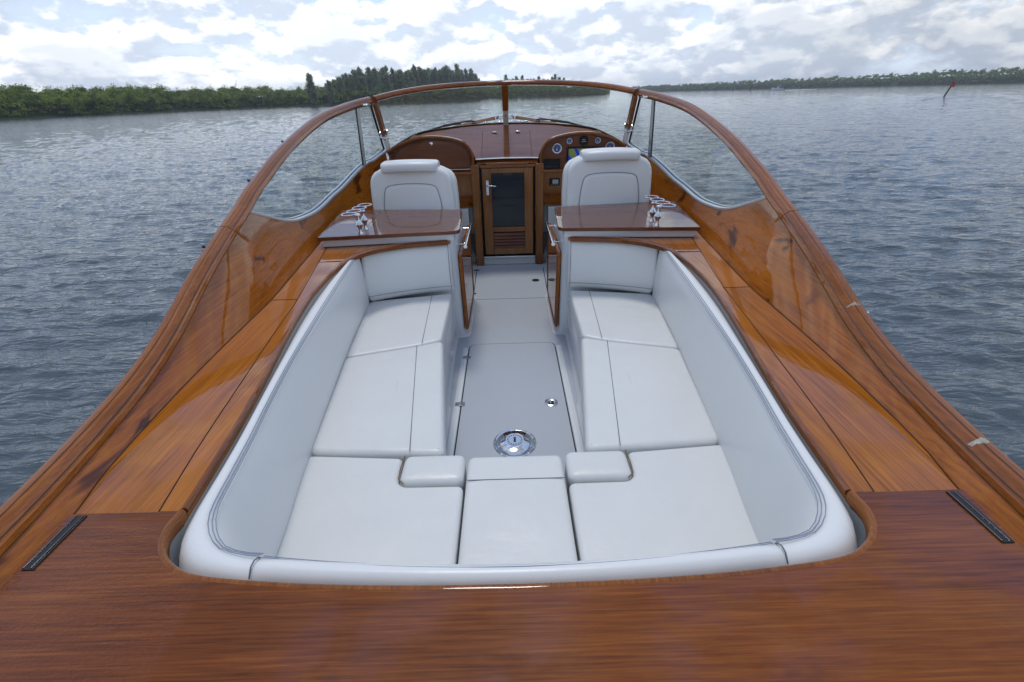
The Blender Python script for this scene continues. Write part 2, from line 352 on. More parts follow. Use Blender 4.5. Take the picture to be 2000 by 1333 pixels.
# ------------------------------------------------------------------ water
ZW = -.5
def build_water():
    na, nr = 760, 820
    a = np.concatenate([np.linspace(-78, 78, na), np.linspace(84, 276, 33)]); a = np.radians(a); nA = len(a)
    r = np.concatenate([[.02], np.geomspace(.9, 420, nr), [700, 1300, 2600, 6000, 14000]])
    Rr, A = np.meshgrid(r, a, indexing='ij'); X = Rr * np.sin(A); Y = Rr * np.cos(A); Z = np.zeros_like(X)
    dr = Rr * .55 * math.log(420 / .9) / nr
    g = np.random.default_rng(3)
    for i in range(110):
        lam = .13 * (20 ** (i / 109.)) * g.uniform(.85, 1.15); th = math.radians(g.normal(192, 17) if i % 4 else g.normal(205, 45)); k = 2 * math.pi / lam
        amp = .0078 * lam * (1 if lam < .45 else (.45 / lam) ** 1.0) * g.uniform(.5, 1.4)
        wt = np.clip((lam / np.maximum(dr, 1e-3) - 2.2) / 2.0, 0, 1)
        ph = k * (X * math.sin(th) + Y * math.cos(th)) + g.uniform(0, 6.28)
        grp = .6 + .4 * np.sin(X * g.uniform(-.9, .9) / lam ** .5 + Y * g.uniform(-.9, .9) / lam ** .5 + g.uniform(0, 6))
        Z += amp * wt * grp * np.sin(ph + .4 * np.sin(ph + 1.57))
    fa = np.clip((np.radians(78) - np.abs(A)) / .1, 0, 1); Z = Z * fa + ZW
    nR = len(r); V = np.stack([X, Y, Z], -1).reshape(-1, 3)
    i, j = np.meshgrid(np.arange(nR - 1), np.arange(nA), indexing='ij'); j2 = (j + 1) % nA
    Fc = np.stack([i * nA + j, i * nA + j2, (i + 1) * nA + j2, (i + 1) * nA + j], -1).reshape(-1, 4)
    me = bpy.data.meshes.new('water'); me.vertices.add(len(V)); me.vertices.foreach_set('co', V.ravel())
    me.loops.add(Fc.size); me.loops.foreach_set('vertex_index', Fc.ravel().astype(np.int32)); me.polygons.add(len(Fc))
    me.polygons.foreach_set('loop_start', np.arange(0, Fc.size, 4, dtype=np.int32)); me.polygons.foreach_set('use_smooth', np.ones(len(Fc), bool))
    me.update(); me.validate()
    if me.polygons[nA * 3].normal.z < 0: me.flip_normals()
    m, n, L, b = mat('river_water')
    b.inputs['Base Color'].default_value = (.075, .098, .115, 1); b.inputs['Roughness'].default_value = .045; b.inputs['IOR'].default_value = 1.333
    t = n.new('ShaderNodeTexCoord'); last = None
    ln = n.new('ShaderNodeVectorMath'); ln.operation = 'LENGTH'; L.new(t.outputs['Object'], ln.inputs[0])
    calm = n.new('ShaderNodeMapRange'); L.new(ln.outputs['Value'], calm.inputs[0]); calm.inputs[1].default_value = 25; calm.inputs[2].default_value = 170; calm.inputs[3].default_value = 1; calm.inputs[4].default_value = .22
    for sx, sy, rot, sc, st, di in ((1, 2.6, -8, .9, .08, .30), (1, 3.2, -12, 2.0, .42, .09), (1, 3.4, -8, 4.2, .85, .035), (1, 1.8, 10, 15.0, .4, .010)):
        q = n.new('ShaderNodeMapping'); q.inputs['Scale'].default_value = (sx, sy, 1); q.inputs['Rotation'].default_value = (0, 0, R(rot)); L.new(t.outputs['Object'], q.inputs[0])
        z = n.new('ShaderNodeTexNoise'); z.inputs['Scale'].default_value = sc; z.inputs['Detail'].default_value = 3; z.inputs['Distortion'].default_value = .6; L.new(q.outputs[0], z.inputs[0])
        bp = n.new('ShaderNodeBump'); bp.inputs['Distance'].default_value = di; L.new(z.outputs[0], bp.inputs['Height'])
        ms = n.new('ShaderNodeMath'); ms.operation = 'MULTIPLY'; ms.inputs[1].default_value = st; L.new(calm.outputs[0], ms.inputs[0]); L.new(ms.outputs[0], bp.inputs['Strength'])
        if last: L.new(last.outputs[0], bp.inputs['Normal'])
        last = bp
    L.new(last.outputs[0], b.inputs['Normal'])
    me.materials.append(m); o = bpy.data.objects.new('water', me); C.objects.link(o); tag(o, 'rippled grey blue river water reaching to the shores', None, None, 'structure')
build_water()

# ------------------------------------------------------------------ shores and trees
def quads_mesh(name, P, U, Vv, m, parent=None):
    """leaf quads: centres P, half axes U and Vv"""
    n = len(P); V = np.stack([P - U - Vv * .35, P + U * .2 - Vv, P + U + Vv * .35, P - U * .2 + Vv], 1).reshape(-1, 3)
    me = bpy.data.meshes.new(name); me.vertices.add(4 * n); me.vertices.foreach_set('co', V.ravel())
    me.loops.add(4 * n); me.loops.foreach_set('vertex_index', np.arange(4 * n, dtype=np.int32)); me.polygons.add(n)
    me.polygons.foreach_set('loop_start', np.arange(0, 4 * n, 4, dtype=np.int32)); me.update(); me.materials.append(M[m])
    o = bpy.data.objects.new(name, me); link(o, parent); return o
def leaf_axes(n, nrm, size, g):
    rnd = g.normal(size=(n, 3)); nn = nrm + .55 * rnd; nn /= np.linalg.norm(nn, axis=1)[:, None]
    a = np.cross(nn, g.normal(size=(n, 3))); a /= np.linalg.norm(a, axis=1)[:, None] + 1e-9; b = np.cross(nn, a)
    s = size * g.uniform(.6, 1.4, (n, 1)); return a * s, b * s * .6
def shore(name, line, depth, hgt, nclump, per, lsz, m, label, g, wispy=.10, lo=-.1):
    """line: waterline points (x, y); the wood stands behind it (away from the camera)"""
    P = np.array(line, float); d = np.r_[0, np.cumsum(np.linalg.norm(np.diff(P, axis=0), axis=1))]
    t = g.uniform(0, d[-1], nclump); X = np.interp(t, d, P[:, 0]); Y = np.interp(t, d, P[:, 1])
    rad = np.sqrt(X * X + Y * Y); ox, oy = X / rad, Y / rad
    k = g.uniform(0, 1, nclump) ** 1.6; jag = 1.5 * np.sin(t * .21) + 1.1 * np.sin(t * .53 + 1)
    X = X + ox * (k * depth + jag + 1.6); Y = Y + oy * (k * depth + jag + 1.6)
    H = np.array([hgt(v / d[-1]) for v in t]); H = H * (1 + .09 * np.sin(t * .37 + k * 5) + .09 * np.sin(t * .9 + 2) + .08 * np.sin(t * .13) + .06 * np.sin(t * 2.3 + k * 9) + .06 * g.normal(size=nclump))
    top = H * np.clip(.52 + .48 * (k * 3.2) ** .6, 0, 1)
    zz = ZW + np.where(g.uniform(0, 1, nclump) < .62, top * g.uniform(.82, 1.0, nclump), top * g.uniform(lo + .12, .85, nclump))
    cr = g.uniform(.7, 1.0, nclump) * (.6 + 1.1 * g.uniform(0, 1, nclump) ** 2) * (H / 5.5) ** .7
    zz = np.maximum(zz, ZW + cr * .55)
    n = nclump * per; idx = np.repeat(np.arange(nclump), per)
    dirs = g.normal(size=(n, 3)); dirs[:, 2] = np.abs(dirs[:, 2]) * .9 - .25; dirs /= np.linalg.norm(dirs, axis=1)[:, None]
    rr = cr[idx][:, None] * g.uniform(.7, 1.08, (n, 1)); Cc = np.stack([X, Y, zz], 1)[idx]
    pos = Cc + dirs * rr * np.array([1.25, 1.25, .72]); pos[:, 2] = np.maximum(pos[:, 2], ZW + .15)
    U, Vv = leaf_axes(n, dirs, lsz, g)
    # wind-bent sprigs along the skyline
    ns = int(nclump * wispy); ii = g.choice(nclump, ns, p=(k + .05) / (k + .05).sum()); q = 26
    id2 = np.repeat(ii, q); f = np.tile(np.linspace(0, 1, q), ns)
    hh = g.uniform(.5, 1.9, ns)[np.repeat(np.arange(ns), q)]; lean = g.uniform(.2, 1.0, ns)[np.repeat(np.arange(ns), q)]
    p2 = np.stack([X[id2] + f * lean * 1.3 + g.normal(0, .13 + .25 * f, len(f)), Y[id2] + g.normal(0, .3, len(f)), ZW + H[id2] * .96 + f * hh + g.normal(0, .14, len(f))], 1)
    U2, V2 = leaf_axes(len(p2), np.tile([0, 0, 1.], (len(p2), 1)), lsz * .8, g)
    o = quads_mesh(name, np.concatenate([pos, p2]), np.concatenate([U, U2]), np.concatenate([Vv, V2]), m)
    tag(o, label, None, None, 'stuff'); return o
g0 = np.random.default_rng(11)
LEFT = [(-135, 55), (-118, 88), (-110, 111.6), (-107.4, 128.6), (-110.8, 162), (-102, 210.8), (-82.6, 216), (-70, 232)]
MID = [(-78, 222), (-61.2, 242.7), (-40, 290), (-2.4, 353.6), (24, 356), (47.4, 360), (66, 392), (82, 430), (98, 495), (116, 577)]
RIGHT = [(205, 850), (230, 742), (281, 612), (346, 490), (384, 382), (430, 290), (470, 200)]
shore('mangrove_thicket', LEFT, 26, lambda t: 5.0 + .9 * t, 5200, 64, .19, 'mangrove', 'bright green mangrove thicket lining the near left bank', g0, .16)
shore('mangrove_thicket', MID, 30, lambda t: 7.0 if t < .55 else 7.0 - 5.6 * ((t - .55) / .45) ** .8, 4200, 30, .33, 'mangrove_far', 'hazy green mangrove thicket below the tall pines, seen through the windscreen', g0, .05)
shore('mangrove_thicket', RIGHT, 40, lambda t: 6.2 + 3.2 * t if t < .6 else 8.6, 5200, 30, .42, 'mangrove_far', 'long low green mangrove thicket along the far right bank', g0, .07)
def land(name, line, depth, h0, label, taper=False):
    g = G(); rows = []; L_ = len(line)
    for q, (x, y) in enumerate(line):
        h = h0 * (max(.06, min(1, (L_ - 1 - q) / 2.)) if taper else 1)
        r_ = math.hypot(x, y); ox, oy = x / r_, y / r_
        rows.append([(x + ox * a, y + oy * a, ZW + z) for a, z in ((-.3, -.5), (.6, .12), (3, .3), (5, h * .6), (9, h * .95), (depth, h), (depth + 400, h * .8))])
    g.rows(rows); o = g.mk(name, 'land'); tag(o, label, None, None, 'structure'); return o
land('river_bank', LEFT, 22, 3.6, 'dark wooded bank under the left mangroves')
land('river_bank', MID, 26, 5.0, 'dark wooded bank under the middle mangroves', True)
land('river_bank', RIGHT, 36, 6.0, 'dark wooded bank under the far right mangroves')
def casuarina(g, h, wid):
    root = bpy.data.objects.new('pine_tree', None); C.objects.link(root); WL[root.name] = Vector((0, 0, 0))
    t = G(); t.tube([(0, 0, -.5), (.1, 0, h * .35), (.05, .1, h * .7), (.15, 0, h * .98)], [.22, .16, .09, .02], 6)
    nb = 95; pos = []; nr = []
    for i in range(nb):
        f = g.uniform(.10, .97); z = h * f; a = g.uniform(0, 6.28); ln = wid * (1.05 - f) ** .55 * g.uniform(.45, 1.1) * (.6 if f < .2 else 1); e = g.uniform(.25, .9)
        tip = (math.cos(a) * ln, math.sin(a) * ln, z + ln * e)
        if i % 2 == 0: t.tube([(0, 0, z), tip], [.05 * (1.1 - f), .01], 4)
        m_ = int(26 + 28 * ln)
        for q in range(m_):
            u = g.uniform(.15, 1.08); p = np.array([tip[0] * u, tip[1] * u, z + ln * e * u]) + g.normal(0, .30, 3) + [0, 0, g.uniform(-.35, .25)]
            pos.append(p)
    for q in range(26): pos.append(np.array([.15, 0, h * .93]) + g.normal(0, 1, 3) * [.12, .12, .45])
    t.mk('trunk', 'bark', root)
    P = np.array(pos); n = len(P); U = g.normal(size=(n, 3)) * [.10, .10, .07] ; Vv = np.tile([0, 0, .15], (n, 1)) + g.normal(0, .10, (n, 3)); U /= 1.0
    quads_mesh('crown', P, U + 0.0, Vv, 'casuarina', root)
    return root
protos = [casuarina(g0, h, w) for h, w in ((14, 3.7), (15.5, 3.1), (12.5, 3.9), (13.5, 2.9))]
used = [False] * 4
def tree(x, y, s, label, k, group='tall feathery pines on the far point'):
    src = protos[k]
    if used[k]:
        o = src.copy(); C.objects.link(o)
        for ch in src.children: c = ch.copy(); C.objects.link(c); c.parent = o
    else: o = src; used[k] = True
    o.location = (x, y, ZW + .3); o.scale = (s, s, s); o.rotation_euler = (0, 0, g0.uniform(0, 6.28))
    o['label'] = label; o['category'] = 'tree'; o['group'] = group; return o
tree(-78.0, 211, .85, 'lone small pine standing apart left of the tall pine grove', 2, 'small pines left of the grove')
tree(-71.5, 213, .60, 'small pine between the lone pine and the tall grove', 0, 'small pines left of the grove')
GL = 'tall feathery dark green pine in the dense grove on the point'
npine = 92
for i in range(npine):
    f = i / (npine - 1.); row = i % 3
    bx, by = np.interp(f, [0, .25, .6, 1], [-75, -62, -40, -17]), np.interp(f, [0, .25, .6, 1], [222, 246, 292, 335])
    r_ = math.hypot(bx, by); d_ = 6 + row * 8 + g0.uniform(-3, 3)
    hs = np.interp(f, [0, .06, .15, .3, .8, .94, 1], [.55, .72, .86, 1.0, 1.16, 1.02, .80]) * g0.uniform(.84, 1.10)
    lab = GL if 5 < i < npine - 5 else ('lower pine at the %s end of the dense grove on the point' % ('left' if i <= 5 else 'right'))
    tree(bx + bx / r_ * d_ + g0.uniform(-.8, .8), by + by / r_ * d_, hs, lab, i % 4)
for i in range(16):
    f = i / 15.
    tree(-3 + 46 * f + g0.uniform(-1, 1), 380 + g0.uniform(-6, 6), g0.uniform(.74, .92), 'distant pine whose tip just shows over the windscreen top rail', i % 4, 'distant pines over the windscreen rail')
# ------------------------------------------------------------------ channel markers and far boat
def marker(x, y, s, lean, label):
    e = empty('channel_marker', (x, y, ZW), label, 'channel marker')
    p = G(); top = Vector((lean * 1.55 * s, 0, 1.55 * s))
    p.tube([Vector((-.25 * lean * s, 0, -.5)), top], .085 * s, 10)
    o = p.mk('post', 'pile', e); o.matrix_parent_inverse = Matrix(); 
    c = top + Vector((-.0, -.11 * s, -.12 * s)); q = .34 * s
    t = G(); V = [Vector((-q, 0, -q * .75)), Vector((q, 0, -q * .75)), Vector((0, 0, q * 1.05))]
    rot = Matrix.Rotation(lean * .9, 3, 'Y'); V = [rot @ v + c for v in V]
    t.add(V + [v + Vector((0, .03, 0)) for v in V], [(0, 1, 2), (5, 4, 3), (0, 3, 4, 1), (1, 4, 5, 2), (2, 5, 3, 0)])
    o = t.mk('dayboard', 'red', e, smooth=False); o.matrix_parent_inverse = Matrix()
    t = G(); t.tube([top + Vector((0, 0, 0)), top + Vector((lean * .05, 0, .12 * s))], .11 * s, 8); o = t.mk('cap', 'pile', e); o.matrix_parent_inverse = Matrix()
    return e
marker(68.2, 79.5, 1.22, .38, 'leaning dark channel post with red triangular board, nearest on the right')
marker(151, 318, 2.0, .12, 'small distant red channel marker left of the white motorboat')
marker(159, 360, 1.5, .05, 'tiny red channel marker farthest away before the right bank')
fb = empty('far_motorboat', (160, 303, ZW), 'small white motorboat with canopy speeding on the far right water', 'boat')
def fpart(g, name, m):
    o = g.mk(name, m, fb, smooth=False); o.matrix_parent_inverse = Matrix(); return o
g = G(); rows = []
for y, w, z in ((-3.4, 1.15, 1.0), (-1, 1.25, 1.05), (1.2, 1.1, 1.25), (2.6, .6, 1.5), (3.4, .03, 1.7)):
    rows.append([(-w, y, z), (-w * .8, y, .1), (0, y, -.3), (w * .8, y, .1), (w, y, z), (0, y, z - .15)])
g.rows(rows, True, True); fpart(g, 'hull', 'gel')
g = G().box((-1.0, -1.2, 2.75), (1.0, 1.1, 2.85)); fpart(g, 'canopy', 'gel')
for sx in (-.9, .9):
    for sy in (-1, .8): fpart(G().tube([(sx, sy, .9), (sx * .9, sy, 2.75)], .04, 6), 'canopy_post', 'steel')
fpart(G().box((-.5, -.4, .9), (.5, .5, 2.0)), 'console', 'gel'); fpart(G().box((-.3, -3.9, .3), (.3, -3.4, 1.7)), 'outboard_motor', 'black')
fb.rotation_euler = (0, 0, R(60))
g = G(); wk = []
M['foam_w'] = plain('white_wake_foam', (.5, .54, .57), .7, bump=[(1.2, .8, .4)])
for i, f in enumerate(np.linspace(0, 1, 14)):
    x, y = 163 + 16 * f, 302 - 5 * f; w = (.9 + .9 * f) * (1 - f * .75)
    wk.append([(x, y - w, ZW - .06), (x, y - .4 * w, ZW + .16 * (1 - f) + .08), (x, y + .4 * w, ZW + .16 * (1 - f) + .08), (x, y + w, ZW - .06)])
g.rows(wk); tag(g.mk('wake', 'foam_w'), 'white foam wake trailing behind the far motorboat', None, None, 'stuff')

# ------------------------------------------------------------------ THE BOAT
boat = empty('motorboat', (0, 0, ZW), 'varnished wooden launch with open cockpit, curved windscreen frame and white hull', 'motorboat')
B = boat
# key lines of the starboard half (mirrored for port): metres, x out, y forward, z up from the cockpit sole
OPEN = [(.386, 2.80), (.50, 2.778), (.645, 2.745), (.78, 2.675), (.865, 2.585), (.912, 2.46), (.930, 2.28), (.926, 2.0), (.896, 1.75), (.856, 1.5), (.81, 1.25), (.775, 1.03), (.752, .85), (.737, .722)]
NOTCH = [(.737, .700), (.740, .672), (.730, .637), (.706, .603), (.672, .577), (.630, .558), (.54, .543), (.37, .528), (.19, .520), (0, .517)]
PL1 = [(.955, .36), (.986, .712), (1.016, .843), (1.040, 1.035), (1.062, 1.288), (1.079, 1.62), (1.092, 1.93), (1.14, 2.36), (1.185, 2.745), (1.215, 3.0), (1.25, 3.5)]
PL2 = [(.797, .713), (.838, .945), (.886, 1.284), (.93, 1.60), (.973, 1.925), (1.045, 2.33), (1.12, 2.75), (1.15, 3.0)]
RIN = [(.80, -1.6, .80), (.88, -.9, .82), (.955, .1, .838), (1.000, .45, .842), (1.024, .635, .842), (1.042, .75, .841), (1.077, .955, .845), (1.103, 1.16, .868), (1.130, 1.375, .915), (1.164, 1.675, 1.016),
       (1.206, 1.99, 1.098), (1.226, 2.19, 1.152), (1.241, 2.335, 1.197), (1.253, 2.505, 1.243), (1.270, 2.82, 1.326), (1.280, 3.235, 1.416), (1.266, 3.63, 1.490), (1.200, 4.075, 1.548), (1.120, 4.385, 1.582)]
SILL = [(1.246, 2.235, 1.142), (1.258, 2.405, 1.073), (1.272, 2.63, .992), (1.286, 2.84, .955), (1.296, 3.175, .940), (1.278, 3.665, .983), (1.212, 4.08, 1.073), (1.165, 4.40, 1.125), (1.140, 4.68, 1.155)]
fy = lambda tab, y, k=0: float(np.interp(y, [p[1] for p in tab], [p[k] for p in tab]))
RI = spl(RIN, 140); rail_y = lambda y, k: float(np.interp(y, RI[:, 1], RI[:, k]))
SL = spl(SILL, 60); sill_y = lambda y, k: float(np.interp(y, SL[:, 1], SL[:, k]))
P1 = spl(PL1, 80); p1 = lambda y: float(np.interp(y, P1[:, 1], P1[:, 0]))
P2 = spl(PL2, 80); p2 = lambda y: float(np.interp(y, P2[:, 1], P2[:, 0]))
OP = spl(OPEN, 90); NO = spl(NOTCH, 50)
YS = np.linspace(-1.6, 4.70, 220)
def gsm(v, sig):
    k = np.exp(-.5 * (np.arange(-60, 61) * (YS[1] - YS[0]) / sig) ** 2); k /= k.sum(); return np.convolve(np.pad(v, 60, mode='edge'), k, mode='valid')
_xb = gsm(np.array([p1(y) if .36 <= y < 2.9 else (rail_y(y, 0) - .045 if y < .36 else float(np.interp(y, [2.9, 3.5, 3.8, 4.66], [p1(2.9), 1.25, 1.23, 1.12]))) for y in YS]), .06)
_sl = gsm(np.array([((rail_y(y, 0) + .012 - p1(y)) / (rail_y(y, 2) - .785)) if .4 < y < 2.2 else (.7 if y < .5 else float(np.interp(y, [2.2, 2.6, 3.1, 3.6, 4.66], [.42, .46, .40, .20, .05]))) for y in YS]), .30)
pan_x = lambda y, z: float(np.interp(y, YS, _xb)) + float(np.interp(y, YS, _sl)) * (z - .785)
SL = np.array([(pan_x(p[1], p[2]) + .004, p[1], p[2]) if p[1] < 4.3 else tuple(p) for p in SL]); SL[:, 0] = np.where(SL[:, 1] > 4.0, SL[:, 0] * 1.0, SL[:, 0])
for s in (-1, 1):
    # coaming panel
    rows = []; ys = np.concatenate([np.linspace(-1.6, 2.20, 90), np.linspace(2.24, 4.66, 60)])
    for y in ys:
        zb = .785 if y < 3.40 else .35
        zt = rail_y(y, 2) if y < 2.22 else sill_y(y, 2)
        row = [(s * pan_x(y, zb + (zt - zb) * t), y, zb + (zt - zb) * t) for t in np.linspace(0, 1, 9)]
        row += [(s * (pan_x(y, zt) + .025), y, zt - .002), (s * (pan_x(y, zt) + .045), y, zb)]
        rows.append(row)
    G().rows(rows, True, True).mk('coaming_panel', 'panel', B)
    # side deck planks
    g = G(); ys = np.linspace(.716, 1.926, 40)
    g.rows([[(s * (p2(y) + .0015), y, .80), (s * (p1(y) - .001), y, .80), (s * (p1(y) - .001), y, .78), (s * (p2(y) + .0015), y, .78)] for y in ys], True, True); g.mk('deck_plank', 'plank', B, bevel=.0008, seg=1)
    g = G(); ys = np.linspace(1.930, 3.0, 30)
    g.rows([[(s * (p2(y) + .0015), y, .80), (s * (p1(y) - .001), y, .80), (s * (p1(y) - .001), y, .78), (s * (p2(y) + .0015), y, .78)] for y in ys], True, True); g.mk('deck_plank', 'plank', B, bevel=.0008, seg=1)
    inner = [tuple(p) for p in OP if p[1] < 2.70] ; front = [tuple(p) for p in OP if p[1] >= 2.70]
    g = G(); rows = []
    iy = [p for p in OP if p[1] <= 2.46][::-1]
    for p in iy: rows.append([(s * (p[0] + .002), p[1], .80), (s * (p2(p[1]) - .0015), p[1], .80), (s * (p2(p[1]) - .0015), p[1], .78), (s * (p[0] + .002), p[1], .78)])
    g.rows(rows, True, True); g.mk('deck_plank', 'plank', B)
    for tab in ([(p1(y), y) for y in np.linspace(.716, 2.9, 60)], [(p2(y), y) for y in np.linspace(.716, 2.75, 60)], [(p2(1.928), 1.928), (p1(1.928), 1.928)]):
        G().tube([(s * x, y, .7997) for x, y in tab], .0019, 5).mk('plank_seam', 'dark', B)
    # shelf that carries on over the forward backrest
    poly = [(p2(3.0) - .002, 3.0), (p2(2.75) - .002, 2.75), (p2(2.465) - .002, 2.465)] + [(p[0] + .002, p[1]) for p in OP if p[1] > 2.46][::-1] + [(.372, 2.815), (.372, 3.0)]
    G().prism(mir(s, poly), .78, .7998).mk('shelf_board', 'plank', B, smooth=False)
    # opening trim
    prof = [(-.004, -.004), (-.006, .006), (.000, .011), (.012, .011), (.018, .004), (.018, -.004)]
    rows = []
    pts = [Vector((s * p[0], p[1], .798)) for p in OP]
    for i, p in enumerate(pts):
        t = (pts[min(i + 1, len(pts) - 1)] - pts[max(i - 1, 0)]).normalized(); nrm = Vector((-t.y, t.x, 0)) * (1 if s > 0 else -1)
        fy_ = p.y > 2.5; h_ = 1.0
        rows.append([p + nrm * (a * float(np.interp(p.y, [2.3, 2.6], [.62, 1.9]))) + Vector((0, 0, b * h_ - (.0 if b > 0 else float(np.interp(p.y, [2.3, 2.6], [0, .014]))))) for a, b in prof])
    G().rows(rows, True, True).mk('cockpit_trim', 'trim', B)
    # inner white liner under the deck edge
    G().rows([[(s * (p[0] + .006), p[1] + .004, .785), (s * (p[0] + .004), p[1] + .002, .40)] for p in [q for q in OP if q[1] < 2.52] + list(NO)[:40]]).mk('liner', 'gel', B)
    # rail cap in three lengths with laminated grooves
    prof = [(-.004, -.020), (-.010, -.008), (-.006, .003), (.000, .005), (.003, .012), (.016, .024), (.032, .028), (.046, .026), (.049, .022), (.053, .022), (.066, .010), (.071, -.004), (.068, -.020), (.05, -.026), (.02, -.026)]
    def rail_seg(y0, y1, n, m='rail'):
        ys = np.linspace(y0, y1, n); pts = [Vector((s * rail_y(y, 0), y, rail_y(y, 2))) for y in ys]
        G().sweep(pts, prof, (s, 0, 0)).mk('rail_cap', m, B, angle=25)
    rail_seg(-1.6, 1.997, 90); rail_seg(2.001, 3.148, 40); rail_seg(3.1505, 4.375, 34)
    for (a, b_) in ((.0015, .0105), (.0505, .0225), (.026, .0285)):
        for y0, y1 in ((-1.6, 1.995), (2.003, 3.146), (3.152, 4.37)):
            G().tube([(s * (rail_y(y, 0) + a), y, rail_y(y, 2) + b_ - .0006) for y in np.linspace(y0, y1, 50)], .0010 if a != .026 else .0007, 5).mk('rail_inlay_line', 'seam_wood', B)
    # hull outside
    rows = []
    HB = [(-1.6, .80, .80), (0, 1.00, .83), (1, 1.14, .84), (2, 1.27, 1.05), (2.6, 1.33, .95), (3.4, 1.345, .91), (4.2, 1.29, .98), (5, 1.18, .98), (6, 1.06, 1.08), (7, .84, 1.16), (7.8, .56, 1.195), (8.5, .28, 1.22), (9.0, .015, 1.235)]
    hb = spl(HB_ if False else [(b, a, c) for a, b, c in HB], 60)
    for x, y, z in hb:
        if -1.6 <= y < 2.1: x, z = rail_y(y, 0) + .052, rail_y(y, 2) - .02
        rows.append([(s * x, y, z), (s * (x + .03 * min(1, x)), y, z - .12), (s * (x * .97), y, .2), (s * (x * .88), y, -.3), (s * x * .72, y, -.75), (0, y, -.95)])
    G().rows(rows).mk('hull', 'gel', B)
    # toe rail at the bow
    ys = [p for p in hb if p[1] > 4.75]
    G().sweep([Vector((s * (p[0] - .01), p[1], p[2] + .015)) for p in ys], [(-.02, -.03), (-.02, .02), (-.01, .03), (.015, .03), (.025, .02), (.025, -.03)], (s, 0, 0)).mk('toe_rail', 'rail', B)
# foredeck
rows = []
for y in np.linspace(4.7, 8.98, 30):
    x_, z_ = float(np.interp(y, hb[:, 1], hb[:, 0])) - .01, float(np.interp(y, hb[:, 1], hb[:, 2])) - .01
    cr = .16 if y < 7 else .16 * (9 - y) / 2
    rows.append([(x_ * t, y, z_ + (cr * .55) * (1 - t * t)) for t in np.linspace(-1, 1, 13)])
G().rows(rows).mk('foredeck', 'gel', B)
# transom
G().add([(-.82, -1.6, .80), (.82, -1.6, .80), (.6, -1.6, -.75), (0, -1.6, -.95), (-.6, -1.6, -.75)], [(0, 1, 2, 3, 4)]).mk('transom', 'panel', B)
# aft deck
no = [tuple(p) for p in NO]
poly = [(.797 + .0, .712)] + [(.741, .712)] + no + [(-x, y) for x, y in no[::-1][1:]] + [(-.741, .712), (-.797, .712), (-.984, .712), (-.955, .36)] + [(-(rail_y(y, 0) - .028), y) for y in (.2, -.4, -1.0, -1.595)] + [((rail_y(y, 0) - .028), y) for y in (-1.595, -1.0, -.4, .2)] + [(.955, .36), (.984, .712)]
G().prism(poly, .775, .812).mk('aft_deck', 'deck', B, bevel=.003, seg=2, angle=30)
pts = [Vector((x, y, .806)) for x, y in [(.738, .715)] + no]; pts = pts + [Vector((-p.x, p.y, p.z)) for p in pts[::-1][1:]]
rows = []
for i, p in enumerate(pts):
    t = (pts[min(i + 1, len(pts) - 1)] - pts[max(i - 1, 0)]).normalized(); nrm = Vector((t.y, -t.x, 0))
    rows.append([p + nrm * a + Vector((0, 0, b)) for a, b in [(.004, -.022), (.005, .002), (.002, .0065), (-.002, .0078), (-.007, .0062), (-.007, -.01)]])
G().rows(rows, True, True).mk('deck_edge_bead', 'bead', B)
for s in (-1, 1):
    G().box((s * .950 - .012, .575, .8125), (s * .950 + .012, .704, .8145)).mk('drain_slot', 'black', B, smooth=False)
    for dx in (-.010, .005): 
        G().tube([(s * .950 + dx, .578, .8150), (s * .950 + dx, .702, .8150)], .0016, 8).mk('slot_rail', 'darkchrome', B)
# worn varnish marks and snap studs on the rail
def railpt(y, a, b, s): return Vector((s * (rail_y(y, 0) + a), y, rail_y(y, 2) + b))
for y, ln in ((1.395, .010), (.80, .011)):
    g = G(); rows = []
    for yy in np.linspace(y - ln, y + ln, 7):
        j = random.uniform(-.004, .004); w = math.sqrt(max(.02, 1 - ((yy - y) / ln) ** 2))
        rows.append([railpt(yy, .032 + a * w + j, b + .0012, 1) for a, b in ((-.027, .0145), (-.014, .0245), (0, .0285), (.014, .0265))])
    g.rows(rows).mk('worn_varnish_patch', 'patch', B)
for y in (1.85, 2.45, 3.0):
    p = railpt(y, .066, .012, -1); g = G(); g.lathe(p, [(.004, 0), (.006, .004), (.006, .010), (.003, .013)], 10, (-1, 0, .5)); g.mk('snap_stud', 'black', B)
for y in (1.39, .78):
    p = railpt(y, .078, -.004, 1); g = G(); g.lathe(p, [(.003, 0), (.004, .003), (.003, .006)], 8, (1, 0, .5)); g.mk('snap_stud', 'chrome', B)

# windscreen frame
TOP = [(1.115, 4.392, 1.588), (.98, 4.56, 1.622), (.80, 4.72, 1.652), (.60, 4.86, 1.672), (.30, 5.02, 1.688), (0, 5.07, 1.693)]
t_ = spl(TOP, 40); full = [tuple(p) for p in t_] + [(-x, y, z) for x, y, z in t_[::-1][1:]]
prof = [(-.030, -.016), (-.036, -.004), (-.030, .010), (-.014, .022), (.004, .026), (.020, .022), (.032, .010), (.034, -.006), (.026, -.020), (.0, -.024)]
G().sweep(full, prof, lambda i: Vector((full[i][0] * .9, 1.0 + 0 * full[i][1], 0))).mk('windscreen_top_rail', 'railx', B, angle=30)
BASE = [(1.125, 4.72, 1.150), (1.05, 4.98, 1.200), (.90, 5.22, 1.262), (.65, 5.42, 1.288), (.33, 5.55, 1.306), (0, 5.60, 1.314)]
b_ = spl(BASE, 40)
for s in (-1, 1):
    g = G(); rows = []
    for a, b in zip(t_, b_):
        a, b = Vector((s * a[0], a[1], a[2] - .02)), Vector((s * b[0], b[1], b[2] + .004))
        n_ = Vector((s * a[0], 1, .4)).normalized() * .0025
        rows.append([a + n_, b + n_, b - n_, a - n_])
    g.rows(rows, True, True).mk('windscreen_pane', 'glass', B)
